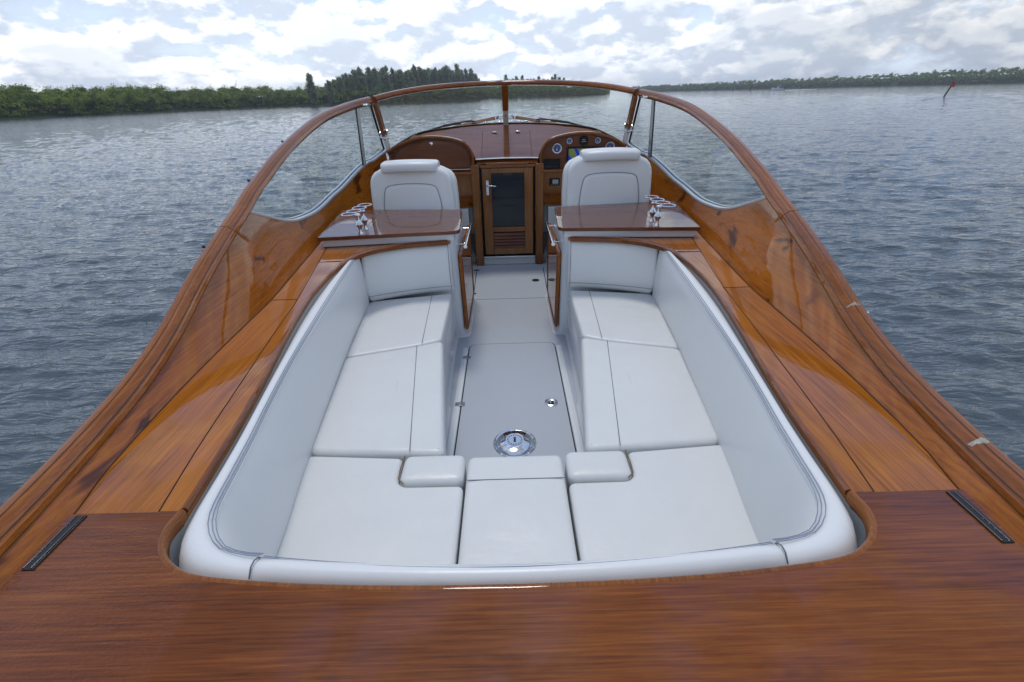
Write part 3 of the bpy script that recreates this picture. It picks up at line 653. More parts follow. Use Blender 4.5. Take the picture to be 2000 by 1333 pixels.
# black gasket and chrome along the foot of the windscreen
fullb = [tuple(p) for p in b_] + [(-x, y, z) for x, y, z in b_[::-1][1:]]
G().tube([(x, y, z + .004) for x, y, z in fullb], .008, 8).mk('windscreen_gasket', 'black', B)
# centre mullion
A, Bt = Vector((0, 5.045, 1.680)), Vector((0, 5.565, 1.312)); d = (Bt - A)
def bar(p, q, w, th, name, m, bev=.004, nrm=Vector((0, .58, .82))):
    ax = (q - p).normalized(); sx = ax.cross(nrm).normalized(); nn = sx.cross(ax).normalized(); g = G()
    g.rows([[c + sx * (w / 2) + nn * (th / 2), c - sx * (w / 2) + nn * (th / 2), c - sx * (w / 2) - nn * (th / 2), c + sx * (w / 2) - nn * (th / 2)] for c in (p, q)], True, True)
    return g.mk(name, m, B, bevel=bev)
bar(A, A + d * .62, .064, .030, 'centre_mullion', 'rail', .006)
bar(A + d * .622, Bt, .058, .026, 'mullion_bracket', 'satin', .004)
G().lathe(A + d * .75 - Vector((0, .018, .012)), [(.006, 0), (.006, .006), (.001, .008)], 10, (0, -.82, .5)).mk('bracket_screw', 'black', B)
# corner pillars, side glass, struts and sills
for s in (-1, 1):
    Pt, Pb = Vector((s * 1.112, 4.40, 1.568)), Vector((s * 1.130, 4.72, 1.150)); d = Pb - Pt
    bar(Pt, Pt + d * .70, .075, .034, 'corner_pillar', 'rail', .010, Vector((-s * .3, -.6, .75)))
    bar(Pt + d * .702, Pb, .072, .030, 'pillar_bracket', 'satin', .006, Vector((-s * .3, -.6, .75)))
    G().tube([Pt + Vector((s * .040, -.006, -.02)), Pb + Vector((s * .040, -.006, 0))], .010, 8).mk('pillar_gasket', 'black', B)
    c = Pt + d * .70 + Vector((0, -.03, .0))
    for k, (dx, dz, ln) in enumerate(((-.035, .045, .0), (.03, .03, 0), (-.005, .0, 0))):
        q = c + Vector((s * dx, -.012, dz)); g = G(); g.lathe(q, [(.004, -.03), (.005, 0), (.012, .002), (.017, .010), (.015, .018), (.004, .022)], 12, (0, -.45, .9)); g.mk('clamp_knob', 'chrome', B)
    G().tube([c + Vector((-.045, 0, .005)), c + Vector((0, -.022, -.004)), c + Vector((.045, 0, .0))], .008, 8).mk('clamp_bar', 'chrome', B)
    # side glass follows rail above and sill below
    rows = []
    for y in np.concatenate([np.linspace(2.25, 4.36, 40), np.linspace(4.40, 4.68, 8)]):
        if y <= 4.38: top = Vector((s * (rail_y(y, 0) + .02), y, rail_y(y, 2) - .005))
        else: f = (y - 4.38) / .32; top = Pt + Vector((s * .035, -.05, -.01)) + (Pb - Pt) * f
        bot = Vector((s * (sill_y(y, 0) + .022), y, sill_y(y, 2) - .004)); 
        if top.z < bot.z: top.z = bot.z + .002
        rows.append([top, bot, bot + Vector((s * .005, 0, 0)), top + Vector((s * .005, 0, 0))])
    G().rows(rows, True, True).mk('side_window_pane', 'glass', B)
    pt = [Vector((s * (p[0] + .004), p[1], p[2] + .004)) for p in SL]
    G().sweep(pt, [(-.010, -.012), (-.014, -.006), (-.013, .003), (-.002, .009), (.008, .009), (.008, -.012)], (s, 0, 0)).mk('sill_strip', 'alu', B)
    G().sweep(pt, [(.0085, -.012), (.0085, .006), (.011, .012), (.016, .012), (.018, .006), (.018, -.012)], (s, 0, 0)).mk('sill_seal', 'black', B)
    G().sweep(pt, [(.0185, -.012), (.0185, .010), (.030, .015), (.040, .010), (.050, -.002), (.050, -.012)], (s, 0, 0)).mk('sill_channel', 'alu', B)
    ys = np.linspace(2.24, 4.38, 50)
    G().sweep([Vector((s * (rail_y(y, 0) + .018), y, rail_y(y, 2) - .024)) for y in ys], [(-.008, -.006), (-.008, .004), (.012, .004), (.012, -.006)], (s, 0, 0)).mk('window_top_gasket', 'black', B)
    At, Ab = Vector((s * 1.200, 4.17, 1.545)), Vector((s * 1.215, 4.15, 1.090))
    bar(At, Ab, .022, .014, 'window_strut', 'darkchrome', .003, Vector((-s * .35, -1, 0)))
    bar(At + Vector((s * .016, .004, 0)), Ab + Vector((s * .016, .004, 0)), .014, .018, 'strut_gasket', 'black', .002, Vector((-s * .35, -1, 0)))
    G().box((min(s * 1.125, s * 1.175), 4.20, 1.545), (max(s * 1.125, s * 1.175), 4.33, 1.558)).mk('corner_plate', 'chrome', B, bevel=.002)

# cabin top
AX = [(0, 1.010), (.292, 1.010), (.300, 1.03), (.305, 1.075), (.325, 1.135), (.362, 1.190), (.42, 1.224), (.50, 1.247), (.60, 1.264), (.72, 1.272), (.85, 1.262), (.96, 1.233), (1.05, 1.196), (1.13, 1.150), (1.165, 1.12)]
ax_ = lambda x: float(np.interp(abs(x), [p[0] for p in AX], [p[1] for p in AX]))
YBS = [(0, 5.60), (.33, 5.55), (.65, 5.42), (.90, 5.22), (1.05, 4.98), (1.125, 4.78), (1.16, 4.74)]
yb = lambda x: float(np.interp(abs(x), [p[0] for p in YBS], [p[1] for p in YBS]))
crest = lambda x: 1.312 - .065 * x * x - (max(0, abs(x) - .95) * .5)
def ztop(x, y):
    t = min(1, max(0, (y - 4.67) / max(.3, yb(x) - 4.67))); pl = 1.010 + (crest(x) - 1.010) * t
    return max(pl, ax_(x) - max(0, y - 4.70) * 2.2)
def xw(y): return float(np.interp(y, [4.67, 4.98, 5.22, 5.42, 5.60], [1.15, 1.065, .915, .67, .40]))
xs_n = np.concatenate([np.linspace(-1, -.36, 34), np.linspace(-.35, -.262, 18)])
rows = []
for y in np.linspace(4.67, 5.60, 26):
    w = xw(y); xs = [(-1.15 + (1.15 - .262) * t) for t in np.linspace(0, 1, 54)]
    for sgn in (): pass
    rows.append((y, w))
def cabin_grid(x0, x1, n, y0, y1, ny):
    g = G(); rws = []
    for y in np.linspace(y0, y1, ny):
        w = xw(y); r_ = []
        for x in np.linspace(x0, x1, n):
            xc = max(-w, min(w, x)); r_.append((xc, y, ztop(xc, y) - (.0 if abs(x) <= w else .004)))
        rws.append(r_)
    return g.rows(rws)
g = cabin_grid(-1.15, -.2535, 70, 4.67, 5.60, 48); g2 = cabin_grid(.2535, 1.15, 70, 4.67, 5.60, 48); g.add(g2.V, g2.F); g3 = cabin_grid(-.2535, .2535, 12, 5.395, 5.60, 8); g.add(g3.V, g3.F)
o = g.mk('cabin_top', 'cabin', B, angle=60)
def ztop2(x): return 0
G().rows([[(x, y, ztop(x, y) + .002 - .0) for x in np.linspace(-.25, .25, 9)] for y in np.linspace(4.672, 5.39, 12)]).mk('sliding_hatch', 'cabin', B)
G().rows([[(x, y, ztop(x, y) - .012) for x in np.linspace(-.262, .262, 9)] for y in np.linspace(4.67, 5.40, 12)]).mk('hatch_gap', 'dark', B)
for x in (-.125, .125):
    z = ztop(x, 5.36); G().box((x - .024, 5.335, z + .002), (x + .024, 5.385, z + .014)).mk('hatch_hinge', 'chrome', B, bevel=.003)
G().box((-.205, 4.652, 1.004), (.205, 4.70, 1.022)).mk('hatch_pull', 'trim', B, bevel=.004)
# cabin top running on past the windscreen
G().rows([[(x, yb(x) + d, crest(x) - dz) for x in np.linspace(-1.0, 1.0, 31)] for d, dz in ((-.01, .001), (.10, .012), (.25, .045), (.45, .13), (.47, .22))]).mk('trunk_top', 'cabin', B)
G().rows([[(x, y, z - .003), (x * 1.02, y + .01, z - .12), (x * 1.03, y + .02, z - .30)] for x, y, z in fullb]).mk('cabin_side', 'cabin', B)
# bulkhead
YB = 4.67
for s in (-1, 1):
    bx = lambda a, b: ((min(s * a[0], s * b[0]), a[1], a[2]), (max(s * a[0], s * b[0]), b[1], b[2]))
    G().box(*bx((.275, YB - .03, 0), (.352, YB + .03, 1.008))).mk('bulkhead_post', 'door', B, bevel=.006)
    # dash arch: face, trim ring
    arch = [(x, z) for x, z in AX if x >= .299]
    ax2 = [(.330, .960), (.322, 1.0), (.316, 1.05)] + [(x + .012 if x < .33 else x, z - .006) for x, z in arch[3:]]
    sp = spl([(.338, .955), (.326, .985), (.318, 1.03), (.318, 1.085), (.336, 1.14), (.375, 1.192), (.44, 1.226), (.52, 1.248), (.62, 1.263), (.72, 1.268), (.84, 1.259), (.95, 1.231), (1.05, 1.190), (1.13, 1.143)], 60)
    g = G(); rws = []
    for i, (x, z) in enumerate(sp):
        a, b = sp[max(i - 1, 0)], sp[min(i + 1, len(sp) - 1)]; t = np.array(b) - a; t /= np.linalg.norm(t); n_ = np.array([t[1], -t[0]])   # points inward
        rws.append([(s * (x + n_[0] * q), y, z + n_[1] * q) for q, y in ((-.006, YB + .03), (-.006, YB - .016), (.002, YB - .024), (.014, YB - .022), (.022, YB - .010), (.026, YB + .035))])
    g.rows(rws, True, True).mk('dash_arch_trim', 'trim', B)
    ins = [(x, z) for x, z in sp]
    face = [(s * x, YB + .028, z) for x, z in ins] + [(s * 1.13, YB + .028, .945), (s * .338, YB + .028, .945)]
    n_ = len(face); G().add(face + [(x, y + .02, z) for x, y, z in face], [tuple(range(n_)), tuple(range(n_, 2 * n_))[::-1]] + [(i, (i + 1) % n_, n_ + (i + 1) % n_, n_ + i) for i in range(n_)]).mk('dash_panel', 'dash', B, smooth=False)
    G().box(*bx((.335, YB - .04, .925), (1.15, YB + .03, .948))).mk('dash_ledge', 'rail', B, bevel=.006)
    G().box(*bx((.352, YB, .735), (1.16, YB + .02, .925))).mk('bulkhead_panel', 'door', B)
    G().box(*bx((.352, YB + .06, .60), (1.16, YB + .08, .735))).mk('recess_back', 'panel', B)
    G().box(*bx((.352, YB - .02, .722), (1.16, YB + .06, .735))).mk('recess_shelf', 'trim', B)
    G().box(*bx((.352, YB + .01, .60), (1.16, YB + .06, .615))).mk('recess_bottom', 'trim', B)
    G().box(*bx((.352, YB + .10, 0), (1.16, YB + .12, .60))).mk('footwell_back', 'locker', B)
    G().box(*bx((.40, YB - .05, .10), (1.10, YB + .09, .597))).mk('locker', 'locker', B, bevel=.008)
    # diagonal foot brackets
    G().prism([(0, 0), (.09, 0), (.0, .22)], 0, .02)
    V = [(s * .353, 4.62, .02), (s * .353, 4.62, .26), (s * .44, 4.62, .26)]; V = [(s * .354, 4.64, .10), (s * .354, 4.64, .34), (s * .42, 4.64, .34)]
    G().add(V + [(x, y + .02, z) for x, y, z in V], [(0, 1, 2), (5, 4, 3), (0, 3, 4, 1), (1, 4, 5, 2), (2, 5, 3, 0)]).mk('foot_bracket', 'black', B, smooth=False)
# header, door, threshold
G().box((-.268, YB - .02, .976), (.268, YB + .02, 1.003)).mk('door_header', 'trim', B, bevel=.004)
G().box((-.272, YB + .03, .10), (.272, YB + .05, 1.0)).mk('door_recess', 'dark', B)
G().box((-.274, YB + .0, 0), (.274, YB + .05, .085)).mk('door_threshold', 'gel', B, bevel=.006)
G().box((-.27, YB - .035, .085), (.27, YB + .0, .100)).mk('threshold_plate', 'steel', B, bevel=.003)
dr = G()
y0, y1 = YB - .008, YB + .018
dr.box((-.250, y0, .115), (-.160, y1, .972)); dr.box((.165, y0, .115), (.250, y1, .972)); dr.box((-.1595, y0, .925), (.1645, y1, .972)); dr.box((-.1595, y0, .352), (.1645, y1, .400)); dr.box((-.1595, y0, .115), (.1645, y1, .178))
door = dr.mk('cabin_door', 'door', B, bevel=.003)
G().box((-.166, YB + .004, .395), (.171, YB + .010, .930)).mk('door_glass', 'darkglass', door, smooth=False)
G().box((-.158, YB - .004, .401), (.163, YB + .003, .408)).mk('glazing_bead', 'black', door, smooth=False)
G().prism([(-.055, 0), (.045, 0), (.038, .02), (-.048, .02)], 0, 1)
V = [(-.05, .925), (.05, .925), (.036, .906), (-.036, .906)]
G().add([(x, YB - .012, z) for x, z in V] + [(x, YB + .002, z) for x, z in V], [(0, 1, 2, 3), (7, 6, 5, 4), (0, 4, 5, 1), (1, 5, 6, 2), (2, 6, 7, 3), (3, 7, 4, 0)]).mk('door_catch', 'black', door, smooth=False)
for k in range(5):
    z = .196 + k * .0325
    G().add([(-.158, YB - .006, z - .014), (.163, YB - .006, z - .014), (.163, YB + .012, z + .014), (-.158, YB + .012, z + .014), (-.158, YB - .002, z - .017), (.163, YB - .002, z - .017), (.163, YB + .016, z + .011), (-.158, YB + .016, z + .011)],
            [(0, 1, 2, 3), (7, 6, 5, 4), (0, 4, 5, 1), (1, 5, 6, 2), (2, 6, 7, 3), (3, 7, 4, 0)]).mk('louvre_slat', 'dash', door, smooth=False)
hp = rpoly([(-.211, .722), (-.186, .722), (-.186, .862), (-.211, .862)], .012)
g = G(); n_ = len(hp); g.add([(x, YB - .014, z) for x, z in hp] + [(x, YB - .008, z) for x, z in hp], [tuple(range(n_)), tuple(range(n_, 2 * n_))] + [(i, (i + 1) % n_, n_ + (i + 1) % n_, n_ + i) for i in range(n_)]); g.mk('handle_plate', 'gaugewhite', door, smooth=False)
G().tube([(-.198, YB - .012, .818), (-.198, YB - .045, .818), (-.190, YB - .050, .817), (-.115, YB - .050, .812)], [.008, .008, .009, .005], 10).mk('door_handle', 'chrome', door)
for z in (.850, .742): G().lathe((-.198, YB - .0142, z), [(.004, 0), (.004, .002)], 8, (0, -1, 0)).mk('keyhole', 'black', door)
# port glovebox
g = G(); gb = spl([(-.36, .985), (-.352, 1.06), (-.375, 1.12), (-.44, 1.175), (-.53, 1.21), (-.66, 1.235), (-.78, 1.232), (-.90, 1.21), (-1.0, 1.17), (-1.06, 1.12), (-1.075, 1.05), (-1.07, .985)], 50); n_ = len(gb)
g.add([(x, YB + .012, z) for x, z in gb] + [(x, YB + .0275, z) for x, z in gb], [tuple(range(n_)), tuple(range(n_, 2 * n_))] + [(i, (i + 1) % n_, n_ + (i + 1) % n_, n_ + i) for i in range(n_)]); gl = g.mk('glovebox_door', 'dash', B, smooth=False, bevel=.004)
g = G().lathe((-.711, YB + .011, 1.205), [(.016, 0), (.016, .004), (.012, .007), (.0, .008)], 20, (0, -1, 0)); g.mk('glovebox_latch', 'chrome', gl)
G().box((-1.08, YB - .012, .968), (-.355, YB + .026, .974)).mk('glovebox_lip', 'steel', B, smooth=False)
G().box((-.560, YB - .03, .832), (-.50, YB - .018, .846)).mk('drawer_handle', 'chrome', B, bevel=.003)
G().box((-.53, YB - .02, .836), (-.525, YB + .0, .842)).mk('drawer_handle', 'chrome', B)
# starboard instruments
def gauge(x, z, r, black=False):
    y = YB + .027
    g = G().lathe((x, y, z), [(r, 0), (r, .008), (r * .93, .012), (r * .86, .010), (r * .86, .004)], 28, (0, -1, 0)); o = g.mk('gauge', 'black' if black else 'chrome', B)
    f = G().lathe((x, y, z), [(r * .86, .0), (r * .86, .005)], 28, (0, -1, 0)); f.mk('gauge_face', 'blackgl' if black else 'gauge', o)
    if not black:
        ring = G(); ring.rows([[(x + math.cos(a) * q, y - .0062, z + math.sin(a) * q) for q in (r * .74, r * .86)] for a in np.linspace(0, 6.2832, 29)]); ring.mk('gauge_ring', 'gaugewhite', o)
        G().box((x - r * .12, y - .0075, z - r * .05), (x + r * .12, y - .0065, z + r * .25)).mk('needle', 'orange', o, smooth=False)
        G().box((x - r * .16, y - .0075, z - r * .34), (x + r * .16, y - .0065, z - r * .2)).mk('gauge_readout', 'gaugewhite', o, smooth=False)
        for a in range(9):
            q = R(-45 + a * 33.75); G().box((x + math.cos(q) * r * .6 - .0015, y - .007, z + math.sin(q) * r * .6 - .0015), (x + math.cos(q) * r * .6 + .0015, y - .0064, z + math.sin(q) * r * .6 + .0015)).mk('tick', 'gaugewhite', o, smooth=False)
    else:
        G().box((x - r * .55, y - .0075, z - r * .25), (x + r * .55, y - .0065, z - r * .12)).mk('gauge_readout', 'lcd', o, smooth=False)
        G().box((x - r * .3, y - .0075, z + r * .1), (x + r * .3, y - .0065, z + r * .3)).mk('gauge_readout', 'lcd', o, smooth=False)
gauge(.481, 1.132, .049); gauge(.598, 1.193, .030); gauge(.734, 1.193, .043, True); gauge(.867, 1.192, .030); gauge(.987, 1.134, .049)
g = G().box((.575, YB + .010, .965), (.905, YB + .027, 1.142)).mk('chart_plotter', 'blackgl', B, bevel=.004)
G().box((.592, YB + .008, .985), (.888, YB + .0095, 1.126)).mk('chart_screen', 'map', g, smooth=False)
V = [(.642, 1.126), (.672, 1.126), (.705, 1.07), (.74, 1.0), (.74, .985), (.70, .985), (.68, 1.05)]
G().add([(x, YB + .0072, z) for x, z in V], [tuple(range(len(V)))]).mk('chart_channel', 'mapblue', g, smooth=False)
V = [(.592, 1.07), (.61, 1.06), (.625, 1.02), (.64, .985), (.592, .985)]; G().add([(x, YB + .0072, z) for x, z in V], [tuple(range(len(V)))]).mk('chart_channel', 'mapblue', g, smooth=False)
g = G().box((.353, YB + .004, .956), (.512, YB + .027, 1.038)).mk('switch_panel', 'blackgl', B, bevel=.004)
for k in range(5): G().box((.378 + k * .024, YB - .001, .966), (.388 + k * .024, YB + .0035, .975)).mk('switch', 'gauge', g, smooth=False)
g = G().box((.408, YB - .012, .795), (.513, YB - .0005, .866)).mk('small_display', 'blackgl', B, bevel=.005)
G().box((.440, YB - .0145, .815), (.496, YB - .0125, .853)).mk('display_screen', 'lcd', g, smooth=False)
for k in range(4): G().box((.422 + k * .022, YB - .0145, .802), (.430 + k * .022, YB - .0125, .807)).mk('display_button', 'lcd', g, smooth=False)

# foredeck gear
M['hatchblue'] = plain('blue_tinted_hatch_lens', (.05, .16, .30), .08)
for x in (-.19, .20):
    g = G(); g.box((x - .16, 7.35, 1.195), (x + .16, 7.68, 1.232)); o = g.mk('deck_hatch', 'steel', B, bevel=.008)
    G().box((x - .135, 7.37, 1.233), (x + .135, 7.66, 1.240)).mk('hatch_lens', 'hatchblue', o, smooth=False)
    for dx in (-.10, .0, .10): G().box((x + dx - .028, 7.31, 1.215), (x + dx + .028, 7.38, 1.254)).mk('hatch_dog', 'chrome', o, bevel=.006)
for x in (-.17, -.085, .06, .15):
    G().lathe((x, 8.35, 1.20), [(.018, 0), (.012, .05), (.016, .07), (.032, .085), (.030, .105), (.012, .115)], 14).mk('mooring_bitt', 'chrome', B)
G().tube([(-.12, 8.5, 1.21), (-.12, 8.5, 1.255), (.11, 8.5, 1.255), (.11, 8.5, 1.21)], .014, 8).mk('bow_fitting', 'chrome', B)
for s in (-1, 1):
    G().lathe((s * .36, 5.72, 1.300), [(.03, 0), (.03, .02), (.018, .03), (.016, .045)], 14).mk('wiper_pivot', 'black', B)
    G().tube([(s * .36, 5.72, 1.342), (s * .52, 5.64, 1.33), (s * .70, 5.60, 1.312)], .006, 6).mk('wiper_arm', 'black', B)
    G().tube([(s * .38, 5.74, 1.350), (s * .62, 5.62, 1.325)], .004, 6).mk('wiper_arm', 'black', B)
    G().tube([(s * .50, 5.63, 1.322), (s * .70, 5.60, 1.302), (s * .90, 5.60, 1.255)], [.006, .011, .007], 6).mk('wiper_blade', 'black', B)

# ------------------------------------------------------------------ cockpit sole
G().box((-1.1, .3, -.04), (1.1, 5.0, -.012)).mk('sole_base', 'dark', B, smooth=False)
def ringpoly(outer, holes, z0, z1, name, m):
    g = G(); bm = bmesh.new(); loops = []
    for pl in [outer] + holes:
        vs = [bm.verts.new((p[0], p[1], z1)) for p in pl]; loops.append([bm.edges.new((vs[i], vs[(i + 1) % len(vs)])) for i in range(len(vs))])
    bmesh.ops.triangle_fill(bm, use_beauty=True, edges=[e for l in loops for e in l])
    ext = bmesh.ops.extrude_face_region(bm, geom=bm.faces[:]); bmesh.ops.translate(bm, vec=(0, 0, z0 - z1), verts=[v for v in ext['geom'] if isinstance(v, bmesh.types.BMVert)])
    bmesh.ops.recalc_face_normals(bm, faces=bm.faces); me = bpy.data.meshes.new(name); bm.to_mesh(me); bm.free(); me.materials.append(M[m])
    o = bpy.data.objects.new(name, me); link(o, B); b = o.modifiers.new('bevel', 'BEVEL'); b.width = .002; b.segments = 1; b.limit_method = 'ANGLE'; b.angle_limit = R(50); return o
hA = rpoly([(-.312, 1.42), (.312, 1.42), (.312, 2.915), (-.312, 2.915)], [.01, .01, .07, .07])
hF = rpoly([(-.340, 3.735), (.340, 3.735), (.350, 4.575), (-.350, 4.575)], .035)
ringpoly([(-.50, .4), (.50, .4), (.50, 3.35), (.62, 3.4), (1.1, 3.4), (1.1, 4.9), (-1.1, 4.9), (-1.1, 3.4), (-.62, 3.4), (-.50, 3.35)], [hA, hF], -.012, 0, 'cockpit_sole', 'nonskid')
def hatchlid(poly, name):
    g = G(); P = offs(ccw([np.array(p) for p in poly]), .0065); g.prism([tuple(p) for p in P], -.012, .001); return g.mk(name, 'nonskid', B, smooth=False, bevel=.002, seg=1)
h1 = hatchlid(hA, 'floor_hatch'); h2 = hatchlid(hF, 'floor_hatch')
# slightly raised smooth border around the big hatch
bp_ = [tuple(p) for p in hA]
for s in (-1, 1): G().rows([[(s * .316, y, .0005), (s * .328, y, .0035), (s * .342, y, .0035), (s * .352, y, .0005)] for y in (1.4, 2.0, 2.6, 2.86)]).mk('hatch_border', 'gel', B)
for y in (2.717, 2.179):
    o = G().box((-.345, y - .016, .004), (-.288, y + .016, .0075)).mk('floor_hinge', 'steel', h1, bevel=.0015)
    G().tube([(-.3165, y - .018, .008), (-.3165, y + .018, .008)], .0045, 8).mk('floor_hinge_pin', 'chrome', h1)
    for dx in (-.020, .012):
        for dy in (-.009, .009): G().lathe((-.3145 + dx, y + dy, .0076), [(.003, 0), (.002, .0008)], 8).mk('screw', 'black', h1)
for y in (4.50, 3.87): G().box((-.375, y - .010, .001), (-.315, y + .010, .005)).mk('floor_hinge', 'black', h2, smooth=False)
g = G().lathe((.221, 2.174, .0015), [(.038, 0), (.038, .003), (.030, .006), (.024, .003), (.022, .002)], 24).mk('lift_ring', 'steel', h1)
G().lathe((.221, 2.174, .0040), [(.016, 0), (.016, .001)], 16).mk('ring_hole', 'black', h1); G().box((.212, 2.160, .005), (.221, 2.19, .008)).mk('ring_pull', 'chrome', h1)
G().lathe((.246, 4.17, .0012), [(.036, 0), (.036, .002)], 20).mk('lift_ring', 'black', h2)
# table socket disc
g = G().lathe((0, 1.830, .001), [(.112, 0), (.112, .003), (.106, .006), (.100, .003), (.098, .006), (.085, .014), (.045, .022), (.001, .024)], 48).mk('table_socket', 'chrome', B)
G().lathe((0, 1.830, .0235), [(.044, 0), (.044, .0018)], 32).mk('socket_dial', 'steel', g)
G().box((-.006, 1.812, .0255), (.006, 1.848, .0268)).mk('socket_key', 'black', g, smooth=False)
for k in range(18):
    a = k / 18 * 6.283; x, y = .036 * math.cos(a), 1.83 + .036 * math.sin(a); G().lathe((x, y, .0254), [(.0035, 0), (.0035, .0006)], 6).mk('dial_notch', 'black', g)
for a in (90, 205, 335): G().lathe((.092 * math.cos(R(a)), 1.83 + .092 * math.sin(R(a)), .0105), [(.006, 0), (.005, .003)], 10).mk('screw', 'steel', g)
# seat bases
for s in (-1, 1):
    rws = []
    for y, xb, xt in ((.6, .36, .34), (1.2, .36, .34), (2.14, .385, .37), (2.18, .40, .39), (2.86, .42, .40), (3.02, .42, .39)):
        rws.append([(s * (xb - .02), y, .001), (s * xb, y, .015), (s * (xb + .004), y, .04), (s * xt, y, .33), (s * (xt + .01), y, .345), (s * .95, y, .345), (s * .95, y, .001)])
    G().rows(rws, True, True).mk('seat_base', 'gel', B)
G().box((-.5, .5, .001), (.5, 1.19, .345)).mk('aft_seat_base', 'gel', B, bevel=.02)
G().lathe((-.374, 2.43, .22), [(.020, 0), (.020, .004), (.012, .008)], 14, (1, 0, 0)).mk('door_stop', 'chrome', B)
G().box((-.395, 2.50, .10), (-.385, 2.53, .15)).mk('base_latch', 'steel', B, bevel=.003)
# consoles: pedestal, locker door, table top, handle
for s in (-1, 1):
    rws = []
    for z, xa, ya in ((0.001, .310, 3.02), (.01, .325, 3.035), (.05, .350, 3.03), (.30, .352, 2.965), (.6, .350, 2.885), (.845, .348, 2.825)):
        c = .05
        rws.append([(s * (1.17 if z < .75 else 1.10), ya, z), (s * (xa + c), ya, z), (s * (xa + c * .3), ya + c * .3, z), (s * xa, ya + c, z), (s * xa, 3.80 if z < .6 else 3.44, z), (s * 1.17, 3.80 if z < .6 else 3.44, z)])
    G().rows(rws, True, True).mk('console', 'gel', B, angle=50)
    poly = rpoly([(.312, 2.812), (1.185, 2.752), (1.187, 3.50), (.335, 3.405)], [.05, .004, .004, .05], 7)
    f = lambda x: x < .912
    # two leaves of the table split by a fine joint
    inn = rpoly([(.304, 2.782), (.9095, 2.7315), (.924, 3.435), (.335, 3.372)], [.05, .001, .001, .04], 7); out_ = [(.9115, 2.7313), (1.152, 2.711), (1.232, 3.460), (.926, 3.435)]
    G().prism(mir(s, [tuple(p) for p in inn]), .848, .870).mk('table_top', 'dash', B, bevel=.006, seg=3)
    G().prism(mir(s, out_), .848, .870).mk('table_leaf', 'dash', B, bevel=.0012, seg=1)
    G().prism(mir(s, [(.345, 2.812), (1.14, 2.738), (1.20, 3.40), (.36, 3.35)]), .802, .8475).mk('table_apron', 'gel', B, bevel=.004)
    # locker door with beaded frame on the aisle side
    x0 = .345
    V = [(s * x0, 2.955, .66), (s * x0, 3.045, .055), (s * x0, 3.76, .055), (s * x0, 3.76, .66)]
    V2 = [(x - s * .020, y, z) for x, y, z in V]
    dd = G().add(V + V2, [(0, 1, 2, 3), (7, 6, 5, 4), (0, 4, 5, 1), (1, 5, 6, 2), (2, 6, 7, 3), (3, 7, 4, 0)]).mk('locker_door', 'panel', B, bevel=.003)
    G().tube([(s * (x0 - .018), p[1], p[2]) for p in ((0, 3.06, .07), (0, 3.74, .07), (0, 3.74, .645), (0, 2.972, .645))], .008, 6, closed=True).mk('door_bead', 'trim', dd)
    G().lathe((s * (x0 - .020), 3.16, .36), [(.016, 0), (.016, .003), (.008, .006)], 16, (-s, 0, 0)).mk('door_latch', 'chrome', dd)
    # grab bar
    G().tube([(s * .290, 2.945, .72), (s * .290, 3.51, .72)], .0125, 12).mk('grab_bar', 'chrome', B)
    for y in (3.03, 3.43): G().tube([(s * .292, y, .715), (s * .352, y, .715)], .0085, 10).mk('grab_bar_post', 'chrome', B)
    # cup holders: turned post and two open rings each
    for y, rr in ((2.775, ((.048, -.02), (.040, .12))), (2.885, ((.034, .09), (.022, .24)))):
        x = s * .905
        post = G().lathe((x, y, .870), [(.016, 0), (.015, .005), (.009, .016), (.013, .038), (.023, .058), (.012, .078), (.009, .098), (.015, .112), (.012, .120)], 14).mk('cup_holder_post', 'chrome', B)
        for dx, dy in rr:
            c = Vector((x + s * dx, y + dy * .55, .992)); g = G(); g.tube([c + Vector((math.cos(a) * .042, math.sin(a) * .042, 0)) for a in np.linspace(0, 6.283, 33)[:-1]], .0038, 8, closed=True)
            g.mk('cup_ring', 'chrome', post)

